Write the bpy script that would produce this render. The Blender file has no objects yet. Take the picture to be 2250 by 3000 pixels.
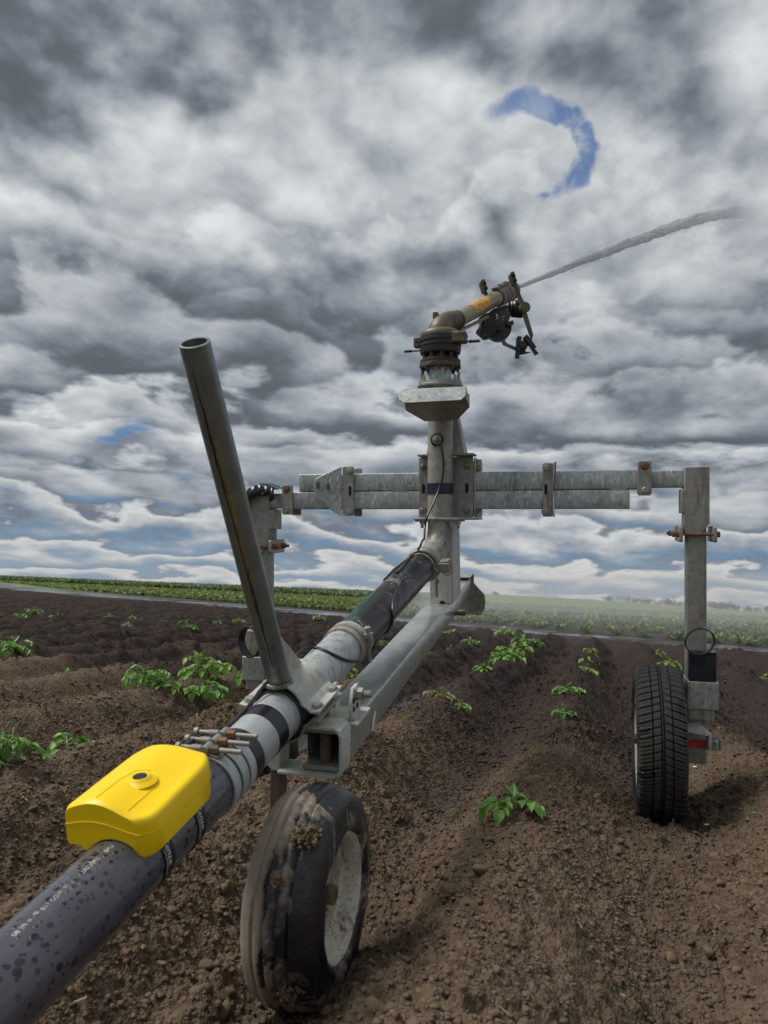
import bpy, bmesh, math, random
import numpy as np
from mathutils import Vector, Matrix
random.seed(7); rng = np.random.default_rng(7)
S = bpy.context.scene
COL = S.collection
V = Vector
# ------------------------------------------------------------------ camera and frames
FOC, CU, CV = 2150.0, 1125.0, 1500.0
CAMH = 0.715
RW = Matrix(((0.96082764, -0.27675641, -0.01470162),
             (0.27288477, 0.95398741, -0.12426551),
             (0.04841644, 0.11538589, 0.99214008)))      # level machine frame (x right, y ahead, z up) -> world
M0 = RW.to_4x4(); M0.translation = V((0, 0, CAMH))
def at(u, v, d): return V(((u-CU)/FOC*d, d, (CV-v)/FOC*d))   # survey point, machine frame
cam = bpy.data.objects.new('camera', bpy.data.cameras.new('camera')); COL.objects.link(cam)
cam.data.sensor_fit = 'VERTICAL'; cam.data.sensor_height = 36; cam.data.sensor_width = 27
cam.data.lens = 36*FOC/3000
cam.data.clip_start = 0.02; cam.data.clip_end = 6000
X, Y, Z = RW @ V((1, 0, 0)), RW @ V((0, 0, 1)), -(RW @ V((0, 1, 0)))
cm = Matrix((X, Y, Z)).transposed().to_4x4(); cm.translation = V((0, 0, CAMH)); cam.matrix_world = cm
cam.data.dof.use_dof = True; cam.data.dof.focus_distance = 2.6; cam.data.dof.aperture_fstop = 7.5
S.camera = cam
S.view_settings.view_transform = 'Standard'; S.view_settings.look = 'None'
S.view_settings.exposure = 0; S.view_settings.gamma = 1
S.render.engine = 'CYCLES'
S.cycles.use_denoising = True
S.cycles.max_bounces = 6; S.cycles.transparent_max_bounces = 24; S.cycles.volume_bounces = 0
KU = V((0, 0, 1))
PSI = math.radians(15)
R_ = V((math.cos(PSI), -math.sin(PSI), 0)); F_ = V((math.sin(PSI), math.cos(PSI), 0))
B_ = V((.269, 1, .097)).normalized(); RB = B_.cross(KU).normalized(); HB = RB.cross(B_)
# ------------------------------------------------------------------ materials
class NT:
    def __init__(s, nt): s.nt = nt; s.n = nt.nodes; s.l = nt.links
    def node(s, t, ins=None, **kw):
        n = s.n.new(t)
        for k, v in kw.items(): setattr(n, k, v)
        for k, v in (ins or {}).items():
            sk = n.inputs[k]
            if hasattr(v, 'is_output') or isinstance(v, bpy.types.NodeSocket): s.l.new(v, sk)
            else: sk.default_value = v
        return n
    def math(s, op, a, b=0.0, c=None, clamp=False):
        n = s.n.new('ShaderNodeMath'); n.operation = op; n.use_clamp = clamp
        for i, v in enumerate([a, b] + ([c] if c is not None else [])):
            if isinstance(v, bpy.types.NodeSocket): s.l.new(v, n.inputs[i])
            else: n.inputs[i].default_value = v
        return n.outputs[0]
    def mix(s, f, a, b, blend='MIX'):
        n = s.n.new('ShaderNodeMix'); n.data_type = 'RGBA'; n.blend_type = blend; n.clamp_factor = True
        for i, v in ((0, f), (6, a), (7, b)):
            if isinstance(v, bpy.types.NodeSocket): s.l.new(v, n.inputs[i])
            else: n.inputs[i].default_value = (*v, 1) if isinstance(v, tuple) and len(v) == 3 else v
        return n.outputs[2]
    def ramp(s, f, a, b, lo=0.0, hi=1.0):
        n = s.n.new('ShaderNodeMapRange'); n.clamp = True; n.interpolation_type = 'SMOOTHSTEP'
        s.l.new(f, n.inputs[0])
        for i, v in ((1, a), (2, b), (3, lo), (4, hi)): n.inputs[i].default_value = v
        return n.outputs[0]
    def noise(s, vec, scale, detail=4, rough=.55, dist=0.0):
        n = s.node('ShaderNodeTexNoise', {'Scale': scale, 'Detail': detail, 'Roughness': rough, 'Distortion': dist})
        s.l.new(vec, n.inputs['Vector']); return n.outputs[0]
    def coords(s, scale=(1, 1, 1), kind='Object'):
        c = s.n.new('ShaderNodeTexCoord'); m = s.node('ShaderNodeMapping'); m.inputs['Scale'].default_value = scale
        s.l.new(c.outputs[kind], m.inputs['Vector']); return m.outputs[0]
def newmat(name):
    m = bpy.data.materials.new(name); m.use_nodes = True
    t = NT(m.node_tree); bs = m.node_tree.nodes['Principled BSDF']
    return m, t, bs
def setb(t, bs, **kw):
    for k, v in kw.items():
        k = k.replace('_', ' ')
        if isinstance(v, bpy.types.NodeSocket): t.l.new(v, bs.inputs[k])
        else: bs.inputs[k].default_value = (*v, 1) if isinstance(v, tuple) and len(v) == 3 else v
def bump(t, bs, h, strength=.3, dist=.002):
    b = t.node('ShaderNodeBump', {'Strength': strength, 'Distance': dist}); t.l.new(h, b.inputs['Height'])
    t.l.new(b.outputs[0], bs.inputs['Normal'])

def galv(name, base, dark, dirt, dirt_amt=.5, metallic=.25, rough=.5, spang=45, streak=0.0):
    m, t, bs = newmat(name); c = t.coords()
    vo = t.node('ShaderNodeTexVoronoi', {'Scale': spang, 'Randomness': 1.0}); 
    wv = t.node('ShaderNodeVectorMath', operation='ADD'); nz = t.node('ShaderNodeTexNoise', {'Scale': 25.0, 'Detail': 3.0})
    t.l.new(c, nz.inputs['Vector']); sc = t.node('ShaderNodeVectorMath', operation='SCALE'); sc.inputs['Scale'].default_value = .06
    t.l.new(nz.outputs['Color'], sc.inputs[0]); t.l.new(c, wv.inputs[0]); t.l.new(sc.outputs[0], wv.inputs[1]); t.l.new(wv.outputs[0], vo.inputs['Vector'])
    sep = t.node('ShaderNodeSeparateColor'); t.l.new(vo.outputs['Color'], sep.inputs[0])
    col = t.mix(t.math('MULTIPLY', sep.outputs[0], .55), base, dark)
    n1 = t.noise(c, 9, 6, .65); n2 = t.noise(t.coords((60, 60, 5)), 1, 4, .6)
    col = t.mix(t.math('MULTIPLY', t.ramp(n1, .42, .7), .45), col, dark)
    col = t.mix(t.math('MULTIPLY', t.math('MULTIPLY', t.ramp(n2, .48, .7), t.ramp(t.noise(c, 5, 5), .4, .62)), dirt_amt), col, dirt)
    n3 = t.noise(c, 160, 4, .7)
    col = t.mix(t.math('MULTIPLY', t.ramp(n3, .54, .68), .55*dirt_amt+.05), col, dirt)
    if streak:
        st = t.noise(t.coords((70, 70, 16)), 1, 3, .6, 2.2); st2 = t.noise(c, 6, 3)
        col = t.mix(t.math('MULTIPLY', t.math('MULTIPLY', t.ramp(st, .56, .62), t.ramp(st2, .42, .55)), streak), col, (.66, .69, .68)); col = t.mix(t.math('MULTIPLY', t.math('MULTIPLY', t.ramp(st, .46, .40), t.ramp(st2, .55, .42)), streak*.6), col, (.12, .135, .13))
    setb(t, bs, Base_Color=col, Metallic=metallic, Roughness=t.math('ADD', t.math('MULTIPLY', n1, .3), max(.02, rough-.15)))
    bump(t, bs, n3, .15, .001)
    return m
M = {}
M['galv'] = galv('galvanized_steel', (.47, .505, .49), (.23, .255, .245), (.13, .10, .065), .6, metallic=.45, rough=.42, streak=.85)
M['galv_dirty'] = galv('galvanized_steel_muddy', (.37, .365, .325), (.18, .175, .15), (.15, .105, .06), .85)
M['galv_top'] = galv('wet_galvanized_steel', (.50, .53, .515), (.32, .345, .33), (.2, .17, .12), .35, metallic=.5, rough=.24, streak=.6)
M['plate'] = galv('weathered_zinc_plate', (.54, .555, .505), (.36, .37, .335), (.26, .19, .11), .5, metallic=.05, rough=.55)
M['alu'] = galv('pale_zinc_pipe', (.48, .51, .52), (.33, .355, .365), (.19, .165, .125), .65, metallic=.3, rough=.42, spang=18)
M['tube'] = galv('grey_tube_steel', (.22, .25, .25), (.15, .175, .175), (.06, .045, .03), .4, metallic=.55, rough=.36, spang=25)
M['bolt'] = galv('bolt_steel', (.40, .39, .34), (.24, .23, .19), (.2, .14, .07), .5, metallic=.4, rough=.4)
M['brass'] = galv('bolt_yellow_zinc', (.30, .26, .17), (.17, .14, .09), (.1, .07, .04), .5, metallic=.4, rough=.45)
M['rust'] = galv('rusty_steel', (.22, .10, .045), (.12, .06, .03), (.3, .2, .12), .5, metallic=.0, rough=.75)
M['gun'] = galv('bronze_gun_paint', (.15, .12, .078), (.075, .06, .042), (.06, .045, .03), .7, metallic=.15, rough=.5, spang=12)
M['gun_pale'] = galv('worn_barrel_paint', (.30, .255, .16), (.19, .155, .095), (.1, .07, .04), .6, metallic=.2, rough=.45, spang=12)
M['iron'] = galv('dark_cast_iron', (.045, .038, .034), (.022, .02, .02), (.09, .065, .045), .6, metallic=.2, rough=.5, spang=12)
M['ironbrown'] = galv('brown_cast_iron', (.085, .066, .05), (.04, .033, .027), (.14, .1, .065), .6, metallic=.1, rough=.6, spang=12)
M['rim'] = galv('cream_rim_paint', (.62, .59, .48), (.42, .385, .30), (.13, .08, .045), 1.5, metallic=0, rough=.55, spang=8)
M['hubmud'] = galv('muddy_rusty_hub', (.20, .125, .07), (.11, .065, .04), (.28, .2, .13), .8, metallic=0, rough=.75, spang=20)
M['rimcar'] = M['rim']
M['mudsteel'] = galv('mud_coated_steel', (.115, .085, .06), (.07, .05, .036), (.17, .13, .09), .7, metallic=0, rough=.8, spang=10)
def simple(name, col, rough=.5, metallic=0, vary=.3, scale=30, bmp=0, coat=0):
    m, t, bs = newmat(name); c = t.coords(); n = t.noise(c, scale, 5, .6)
    cc = t.mix(t.ramp(n, .3, .7), tuple(x*(1-vary) for x in col), tuple(min(1, x*(1+vary)) for x in col))
    setb(t, bs, Base_Color=cc, Metallic=metallic, Roughness=rough, Coat_Weight=coat)
    if bmp: bump(t, bs, n, bmp, .002)
    return m
M['strap'] = simple('black_strap_web', (.007, .008, .012), .45)
M['rod'] = galv('dusty_threaded_rod', (.30, .29, .255), (.20, .19, .165), (.2, .15, .09), .6, metallic=.2, rough=.55)
M['cable'] = simple('black_cable', (.022, .024, .03), .4)
M['tape'] = simple('black_tape', (.012, .013, .018), .28, bmp=.25, scale=45)
M['tapeblue'] = simple('navy_tape', (.012, .016, .035), .35, bmp=.3)
M['rag'] = simple('black_plastic_film', (.02, .022, .028), .25, bmp=.5, scale=40)
M['black'] = simple('black_plastic', (.014, .014, .017), .35)
M['blackbox'] = simple('black_wet_paint', (.014, .015, .022), .3, vary=.6)
M['hole'] = simple('dark_opening', (.008, .008, .008), .9)
M['rubberseal'] = simple('seal_rubber', (.03, .03, .028), .6)
M['red'] = simple('worn_red_reflector', (.42, .02, .02), .5, vary=.4, scale=60)
M['navy'] = simple('dark_blue_paint', (.015, .02, .045), .5)
M['print'] = simple('faded_print', (.50, .50, .47), .6, vary=.5, scale=180)
M['white'] = simple('white_print', (.75, .75, .7), .6, vary=.1)
M['green'] = simple('green_net_thread', (.02, .42, .2), .6)
M['sticker'] = simple('worn_orange_sticker', (.55, .27, .03), .5, vary=.5, scale=70)
M['strapgrey'] = simple('grey_woven_tape', (.13, .13, .13), .7, vary=.4, scale=200)
M['weld'] = simple('weld_bead', (.24, .22, .17), .5, metallic=.2, vary=.4, scale=80)
M['darkrun'] = simple('dark_rust_run', (.035, .022, .015), .6, vary=.6, scale=60)
M['ochre'] = simple('ochre_reflection', (.17, .12, .03), .45, metallic=.3, vary=.5, scale=50)  # yellow reflection on the handle tube, put in as colour
M['lump'] = simple('dry_soil_lump', (.13, .088, .05), .95, vary=.4, scale=60, bmp=.6)
# yellow sensor housing
m, t, bs = newmat('yellow_plastic'); c = t.coords(); n = t.noise(c, 400, 2)
setb(t, bs, Base_Color=t.mix(t.noise(c, 12, 3), (.95, .63, .002), (.98, .68, .003)), Roughness=.42, Specular_IOR_Level=.4)
bump(t, bs, n, .06, .0008); M['yellow'] = m
# black PE pipe with rain drops
m, t, bs = newmat('wet_black_pipe'); c = t.coords()
vo = t.node('ShaderNodeTexVoronoi', {'Scale': 105.0, 'Randomness': 1.0}); t.l.new(c, vo.inputs['Vector'])
wn = t.node('ShaderNodeTexNoise', {'Scale': 90.0, 'Detail': 4.0}); t.l.new(c, wn.inputs['Vector'])
rs = t.node('ShaderNodeSeparateColor'); t.l.new(vo.outputs['Color'], rs.inputs[0])
big = t.noise(c, 11, 3)
rad = t.math('MULTIPLY', t.math('MULTIPLY', rs.outputs[0], t.math('ADD', .35, rs.outputs[1])), t.ramp(big,  .30, .56, .30, .62))
dd = t.math('SUBTRACT', t.math('ADD', vo.outputs['Distance'], t.math('MULTIPLY', t.math('SUBTRACT', wn.outputs[0], .5), .55)), rad)
drop = t.ramp(dd, -.04, .04, 1, 0)
dry = t.mix(t.ramp(big, .35, .65), (.040, .043, .056), (.066, .069, .085))
setb(t, bs, Base_Color=t.mix(drop, dry, (.007, .008, .011)), Roughness=t.math('SUBTRACT', .36, t.math('MULTIPLY', drop, .22)), Specular_IOR_Level=.6, Coat_Weight=.5, Coat_Roughness=.18)
bump(t, bs, drop, .35, .0015); M['pe'] = m
# wet black hose with runs of water
m, t, bs = newmat('wet_black_hose'); c = t.coords()
st = t.noise(t.coords((160, 160, 45)), 1, 3, .6, .8)
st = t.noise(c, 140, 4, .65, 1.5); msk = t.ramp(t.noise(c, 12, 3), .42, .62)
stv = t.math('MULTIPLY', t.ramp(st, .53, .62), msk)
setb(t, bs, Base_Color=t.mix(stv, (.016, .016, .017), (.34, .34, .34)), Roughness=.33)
bump(t, bs, st, .5, .002); M['hose'] = m
# tyre rubbers
def S5(t, x): return t.math('SUBTRACT', x, .5)
def rubber(name, base, mud, amt, wet, axis=None):
    m, t, bs = newmat(name); c = t.coords(); n1 = t.noise(c, 9, 7, .68, .4); n2 = t.noise(c, 60, 6, .72); n3 = t.noise(c, 5.5, 5, .6, .5)
    k = t.math('MULTIPLY', t.ramp(t.math('ADD', t.math('MULTIPLY', n1, .65), t.math('MULTIPLY', n2, .35)), .40, .56), amt)
    w = t.ramp(n3, .50, .545)
    if axis is not None:
        dt = t.node('ShaderNodeVectorMath', operation='DOT_PRODUCT'); t.l.new(c, dt.inputs[0]); dt.inputs[1].default_value = axis
        x = t.math('ADD', dt.outputs['Value'], t.math('MULTIPLY', t.math('SUBTRACT', n1, .5), .05))
        left = t.ramp(x, -.035, .005, 1, 0); k = t.math('MAXIMUM', t.math('MULTIPLY', left, t.ramp(n2, .25, .5, .55, .95)), t.math('MULTIPLY', k, .75))
        w = t.math('MULTIPLY', t.ramp(t.math('ADD', x, t.math('MULTIPLY', S5(t, n2), .02)), -.026, -.018), t.ramp(t.math('ADD', n3, t.math('MULTIPLY', S5(t, n2), .12)), .45, .475))
    col = t.mix(k, base, mud); col = t.mix(t.math('MULTIPLY', t.ramp(n2, .58, .68), amt*.6), col, tuple(q*1.35 for q in mud))
    col = t.mix(t.math('MULTIPLY', w, wet), col, (.007, .007, .010))
    setb(t, bs, Base_Color=col, Roughness=t.math('SUBTRACT', .75, t.math('MULTIPLY', w, wet*.52)))
    bump(t, bs, t.math('ADD', n2, t.math('MULTIPLY', k, .6)), .5, .003); return m
M['tyre'] = rubber('muddy_ribbed_rubber', (.030, .030, .034), (.34, .275, .21), .9, .95, axis=(math.cos(math.radians(15.5)), -math.sin(math.radians(15.5)), 0))
M['tyre_car'] = rubber('wet_car_rubber', (.026, .026, .028), (.06, .048, .038), .30, .8)
# leaves
def leaf(name, a, b):
    m, t, bs = newmat(name); c = t.coords(); oi = t.node('ShaderNodeObjectInfo'); n = t.noise(c, 26, 3); n2 = t.noise(c, 120, 3)
    col = t.mix(t.ramp(n, .35, .65), a, b); col = t.mix(t.math('MULTIPLY', oi.outputs['Random'], .35), col, (.11, .19, .03))
    col = t.mix(t.math('MULTIPLY', t.ramp(n2, .5, .7), .3), col, (.17, .26, .07))
    setb(t, bs, Base_Color=col, Roughness=.42, Specular_IOR_Level=.45)
    tr = t.node('ShaderNodeBsdfTranslucent'); t.l.new(col, tr.inputs['Color'])
    mx = t.node('ShaderNodeMixShader', {0: .28}); t.l.new(bs.outputs[0], mx.inputs[1]); t.l.new(tr.outputs[0], mx.inputs[2])
    t.l.new(mx.outputs[0], m.node_tree.nodes['Material Output'].inputs[0]); bump(t, bs, n2, .35, .002); return m
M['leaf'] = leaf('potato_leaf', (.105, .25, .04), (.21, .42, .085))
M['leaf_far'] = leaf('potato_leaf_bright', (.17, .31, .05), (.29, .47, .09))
M['leaf_wilt'] = leaf('potato_leaf_wilting', (.16, .19, .05), (.30, .29, .10))
M['stem'] = simple('plant_stem', (.14, .2, .07), .6)
M['root'] = simple('pale_sprout', (.5, .4, .2), .6)
# ------------------------------------------------------------------ mesh builder
MWS = {}
class MB:
    def __init__(s): s.v = []; s.f = []; s.mi = []; s.cur = 0
    def add(s, vs, fs):
        o = len(s.v); s.v += [V(p) for p in vs]; s.f += [tuple(i+o for i in f) for f in fs]; s.mi += [s.cur]*len(fs); return s
    def mat(s, i): s.cur = i; return s
    def box(s, c, hx, hy, hz, ax=None):
        a, b, k = ax or (R_, F_, KU); c = V(c); p = []
        for z in (-1, 1):
            for x, y in ((-1, -1), (1, -1), (1, 1), (-1, 1)): p.append(c+a*(x*hx)+b*(y*hy)+k*(z*hz))
        return s.add(p, [(3, 2, 1, 0), (4, 5, 6, 7), (0, 1, 5, 4), (1, 2, 6, 5), (2, 3, 7, 6), (3, 0, 4, 7)])
    def prism(s, pts, ex):
        pts = [V(p) for p in pts]; ex = V(ex); n = len(pts)
        nrm = V((0, 0, 0))
        for i in range(n): nrm += pts[i].cross(pts[(i+1) % n])
        if nrm.dot(ex) > 0: pts.reverse()
        return s.add(pts+[p+ex for p in pts], [tuple(range(n)), tuple(range(2*n-1, n-1, -1))] + [(i, i+n, (i+1) % n+n, (i+1) % n) for i in range(n)])
    def ring(s, c, ax, r, n, up=None, sq=1.0):
        ax = V(ax).normalized(); u = (V(up) if up is not None else (KU if abs(ax.z) < .9 else V((1, 0, 0))))
        u = (u-ax*u.dot(ax)).normalized(); w = ax.cross(u)
        return [V(c)+(u*math.cos(a)*sq+w*math.sin(a))*r for a in [2*math.pi*i/n for i in range(n)]]
    def loft(s, rings, cap=(True, True), closed=False):
        n = len(rings[0]); o = []
        for r in rings: o += r
        f = []; m = len(rings)
        for j in range(m if closed else m-1):
            j2 = (j+1) % m
            for i in range(n): f.append((j*n+i, j*n+(i+1) % n, j2*n+(i+1) % n, j2*n+i))
        if not closed:
            if cap[0]: f.append(tuple(range(n-1, -1, -1)))
            if cap[1]: f.append(tuple(range((m-1)*n, m*n)))
        return s.add(o, f)
    def tube(s, pts, r, n=12, cap=(True, True), up=None):
        pts = [V(p) for p in pts]; rr = r if isinstance(r, (list, tuple)) else [r]*len(pts); rings = []
        ref = None
        for i, p in enumerate(pts):
            d = (pts[min(i+1, len(pts)-1)]-pts[max(i-1, 0)]).normalized()
            if ref is None:
                ref = V(up) if up is not None else (KU if abs(d.z) < .9 else V((1, 0, 0)))
            ref = (ref-d*ref.dot(d)).normalized(); w = d.cross(ref)
            rings.append([p+(ref*math.cos(a)+w*math.sin(a))*rr[i] for a in [2*math.pi*k/n for k in range(n)]])
        return s.loft(rings, cap)
    def cyl(s, a, b, r, n=16, r2=None): return s.tube([a, b], [r, r if r2 is None else r2], n)
    def lathe(s, c, ax, prof, n=32, closed=False):
        ax = V(ax).normalized()
        return s.loft([s.ring(V(c)+ax*h, ax, max(r, 1e-4), n) for h, r in prof], (not closed, not closed), closed)
    def bolt(s, p, ax, r=.011, h=.008, tip=0, washer=True):
        ax = V(ax).normalized(); p = V(p)
        if washer: s.lathe(p, ax, [(-.001, r*1.25), (.002, r*1.25)], 16)
        s.lathe(p, ax, [(.001, r), (h*.8, r), (h, r*.86)], 6)
        if tip: s.lathe(p, ax, [(h*.5, r*.55), (h+tip*.9, r*.55), (h+tip, r*.45)], 10)
        return s
    def obj(s, name, mats, parent=None, bevel=0.0, smooth=35, Mw=None):
        me = bpy.data.meshes.new(name)
        if Mw is None: Mw = M0 if parent is None else MWS.get(parent.name, parent.matrix_world)
        loc = Mw.inverted() @ M0
        if parent is None: loc = Matrix.Identity(4)
        me.from_pydata([loc @ p for p in s.v], [], s.f)
        for q in (mats if isinstance(mats, (list, tuple)) else [mats]): me.materials.append(M[q] if isinstance(q, str) else q)
        me.polygons.foreach_set('material_index', s.mi)
        bm = bmesh.new(); bm.from_mesh(me); bmesh.ops.recalc_face_normals(bm, faces=bm.faces); bm.to_mesh(me); bm.free()
        if smooth:
            me.polygons.foreach_set('use_smooth', [True]*len(me.polygons)); me.set_sharp_from_angle(angle=math.radians(smooth))
        o = bpy.data.objects.new(name, me); COL.objects.link(o)
        if parent is not None: o.parent = parent; MWS[o.name] = Mw.copy()
        else: o.matrix_world = M0
        if bevel:
            b = o.modifiers.new('bevel', 'BEVEL'); b.width = bevel; b.segments = 2; b.limit_method = 'ANGLE'; b.angle_limit = math.radians(40)
        return o
def tag(o, label=None, cat=None, group=None, kind=None):
    if label: o['label'] = label
    if cat: o['category'] = cat
    if group: o['group'] = group
    if kind: o['kind'] = kind
    return o
def thing(name, base, label, cat, group=None):
    o = bpy.data.objects.new(name, None); COL.objects.link(o); o.empty_display_size = .1
    mw = M0.copy(); mw.translation = M0 @ V(base); o.matrix_world = mw
    bpy.context.view_layer.update()
    return tag(o, label, cat, group)
def rawobj(name, verts, faces, mats, smooth=True, mi=None):
    """big numpy meshes, world coordinates; faces is (n,3) or (n,4)"""
    me = bpy.data.meshes.new(name); verts = np.asarray(verts, dtype=np.float32); faces = np.asarray(faces, dtype=np.int32); k = faces.shape[1]
    me.vertices.add(len(verts)); me.vertices.foreach_set('co', verts.ravel())
    me.loops.add(faces.size); me.loops.foreach_set('vertex_index', faces.ravel())
    me.polygons.add(len(faces)); me.polygons.foreach_set('loop_start', np.arange(0, faces.size, k, dtype=np.int32))
    try: me.polygons.foreach_set('loop_total', np.full(len(faces), k, dtype=np.int32))
    except Exception: pass
    if smooth: me.polygons.foreach_set('use_smooth', np.ones(len(faces), dtype=bool))
    for q in (mats if isinstance(mats, (list, tuple)) else [mats]): me.materials.append(M[q] if isinstance(q, str) else q)
    if mi is not None: me.polygons.foreach_set('material_index', np.asarray(mi, dtype=np.int32))
    me.update(calc_edges=True); me.validate()
    o = bpy.data.objects.new(name, me); COL.objects.link(o); return o
# ------------------------------------------------------------------ noise
def _h(ix, iy, s):
    n = (ix.astype(np.int64)*374761393 + iy.astype(np.int64)*668265263 + s*982451653) & 0xffffffff
    n = ((n ^ (n >> 13))*1274126177) & 0xffffffff
    return ((n ^ (n >> 16)) & 0xffff)/65535.0
def vnoise(x, y, s=0):
    ix = np.floor(x); iy = np.floor(y); fx = x-ix; fy = y-iy
    fx = fx*fx*fx*(fx*(fx*6-15)+10); fy = fy*fy*fy*(fy*(fy*6-15)+10)
    a = _h(ix, iy, s); b = _h(ix+1, iy, s); c = _h(ix, iy+1, s); d = _h(ix+1, iy+1, s)
    return a+(b-a)*fx+(c-a)*fy+(a-b-c+d)*fx*fy
def fbm(x, y, s=0, o=4, g=.5):
    r = 0; a = 1; t = 0
    for i in range(o): r = r+a*vnoise(x*2**i+i*17.3, y*2**i-i*9.1, s+i); t += a; a *= g
    return r/t
def worley(x, y, s=0):
    ix = np.floor(x); iy = np.floor(y); best = np.full(x.shape, 9.0); val = np.zeros(x.shape)
    for dx in (-1, 0, 1):
        for dy in (-1, 0, 1):
            cx = ix+dx; cy = iy+dy
            d = (cx+_h(cx, cy, s)-x)**2+(cy+_h(cx, cy, s+5)-y)**2
            k = d < best; best = np.where(k, d, best); val = np.where(k, _h(cx, cy, s+9), val)
    return np.sqrt(best), val
SP = .80
def sstep(a, b, x): t = np.clip((x-a)/(b-a), 0, 1); return t*t*(3-2*t)
def track_y(x): return 20.5-.42*np.minimum(x-4, 0)-.012*np.minimum(x-4, 0)*np.abs(np.minimum(x+11, 0))*0+.25*np.maximum(x-4, 0)*-.3
def ridge(x, y):
    wob = .028*(fbm(x*.25+3, y*.35, 3, 2)-.5)
    ph = (x-(-.20+.012*np.minimum(y, 20))+wob)/SP
    c = .5+.5*np.cos(2*np.pi*ph)
    return c
def ground_z(x, y):
    x = np.asarray(x, dtype=float); y = np.asarray(y, dtype=float)
    d = np.sqrt(x*x+y*y)
    c = ridge(x, y)
    ty = track_y(x)
    inrow = 1-sstep(ty-4.2, ty-2.8, y+.9*(vnoise(x*1.1, y*.2, 77)-.5))
    amp = (.195+.03*(fbm(x*.9, y*.55, 11, 2)-.5)*2)*inrow
    z = (c**1.15-.45)*amp
    z = z+(fbm(x*1.7, y*1.7, 21, 3)-.5)*.032*inrow
    z = z+sstep(.35, .0, np.abs(x-.22))*.0
    near = 1-sstep(9, 22, d)
    z = z+(fbm(x*7, y*7, 31, 4, .6)-.5)*.040*(1-sstep(14, 34, d))*(.25+.75*inrow)
    # small hill far off, field slowly rising on the left
    z = z+sstep(60, 420, y)*5.5*np.exp(-((x+40)/130.0)**2)*.9
    # ruts of the machine's wheels, furrow under the car tyre a little higher
    z = z+.062*np.exp(-((x-.20)/.20)**2)*np.exp(-((y-2.9)/.9)**2)
    z = z+.024*np.exp(-((x+.54)/.12)**2)*np.exp(-((y-1.4)/.35)**2)
    z = z+.03*np.exp(-((x+.68)/.05)**2)*np.exp(-((y-1.35)/.25)**2)+.03*np.exp(-((x+.40)/.05)**2)*np.exp(-((y-1.35)/.25)**2)
    return z
def cob(x, y, f, s, r=.62):
    """rounded crumbs: heights of half balls of varied size"""
    a, v = worley(x*f, y*f, s); R = r*(.35+.65*v); return np.sqrt(np.clip(R*R-a*a, 0, 1))/f, v
def ground_detail(x, y):
    wx = x+.03*(fbm(x*9, y*9, 141, 2)-.5)+.026*(fbm(x*34, y*34, 143, 3, .6)-.5); wy = y+.03*(fbm(x*9, y*9, 151, 2)-.5)+.026*(fbm(x*34, y*34, 153, 3, .6)-.5)
    d = np.sqrt(x*x+y*y); pat = sstep(.36, .62, fbm(x*2.3, y*2.3, 51, 3)); pat2 = sstep(.35, .65, fbm(x*5.1+4, y*5.1, 57, 3))
    c1, v1 = cob(wx, wy, 13, 41); c2, v2 = cob(wx, wy, 30, 43); c3, v3 = cob(wx, wy, 62, 47); c0, v0 = cob(wx, wy, 5.5, 49)
    z = c1*.60*(.25+.75*pat)*sstep(.50, .75, v1)*(1-sstep(9, 16, d))+c2*.85*(.50+.50*pat2)*(1-sstep(6, 11, d))+c3*.95*(1-sstep(3.2, 6, d))*(.7+.3*pat2)
    z = z+c0*.55*sstep(.4, .8, v0)*sstep(5, 8, d)*(1-sstep(26, 45, d))*sstep(-.6, -1.6, y-np.interp(x, [-80, -25, -3, 14], [80, 36, 21.5, 13.5])+1.5)
    z = z+(fbm(x*30, y*30, 61, 4, .62)-.5)*.012*(1-sstep(5, 12, d))+(fbm(x*4.2, y*4.2, 67, 4, .6)-.5)*.045*sstep(4, 9, d)*(1-sstep(18, 40, d))
    return z-.008
def gz(x, y): return float(ground_z(np.array([x]), np.array([y]))[0])
# ================================================================== sprinkler cart
T0 = V((.0767*2.89, 2.89, 0))
def zt(v, d=2.89): return (CV-v)/FOC*d
def on(s, off=0.0, z=0.0): return T0+R_*s+F_*off+KU*z       # along the cross bar
def s_at(u, off=0.0):
    k = (u-CU)/FOC; q = T0+F_*off
    return (k*q.y-q.x)/(R_.x-k*R_.y)
CART = thing('sprinkler_cart', T0+KU*(-1.05), 'galvanized three-wheeled irrigation gun cart with a tall cross bar standing over the ridges', 'irrigation cart')
# ---- front beam
P1 = at(1317, 1769, 2.93); BW, BH = .095, .080
def beam(t, w=0.0, h=0.0): return P1+B_*t+RB*w+HB*h          # t along the beam, w<0 to the left of the right edge, h<0 below top
mb = MB()
def rrect(c, w, h, r, aw, ah, n=3):
    p = []
    for cx, cy, a0 in ((w-r, h-r, 0), (-w+r, h-r, 90), (-w+r, -h+r, 180), (w-r, -h+r, 270)):
        for i in range(n+1):
            a = math.radians(a0+90*i/n); p.append(c+aw*(cx+r*math.cos(a))+ah*(cy+r*math.sin(a)))
    return p
mb.loft([rrect(beam(t, -BW/2, -BH/2), BW/2, BH/2, .005, RB, HB) for t in (-1.335, .60)], (False, True))
mb.obj('main_beam', 'galv_top', CART)
mb = MB(); ql = [at(1090, 2143, 1), at(1094, 2112, 1), at(1100, 2085, 1), at(1098, 2112, 1)]
def on_face(u, v):
    ray = at(u, v, 1); return ray*((beam(0).dot(RB)+.0012)/ray.dot(RB))
mb.add([on_face(1089, 2142), on_face(1092, 2108), on_face(1099, 2078), on_face(1101, 2090), on_face(1097, 2118), on_face(1092, 2143)], [(0, 1, 2, 3, 4, 5)]); mb.obj('paint_mark', 'white', CART)
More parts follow.
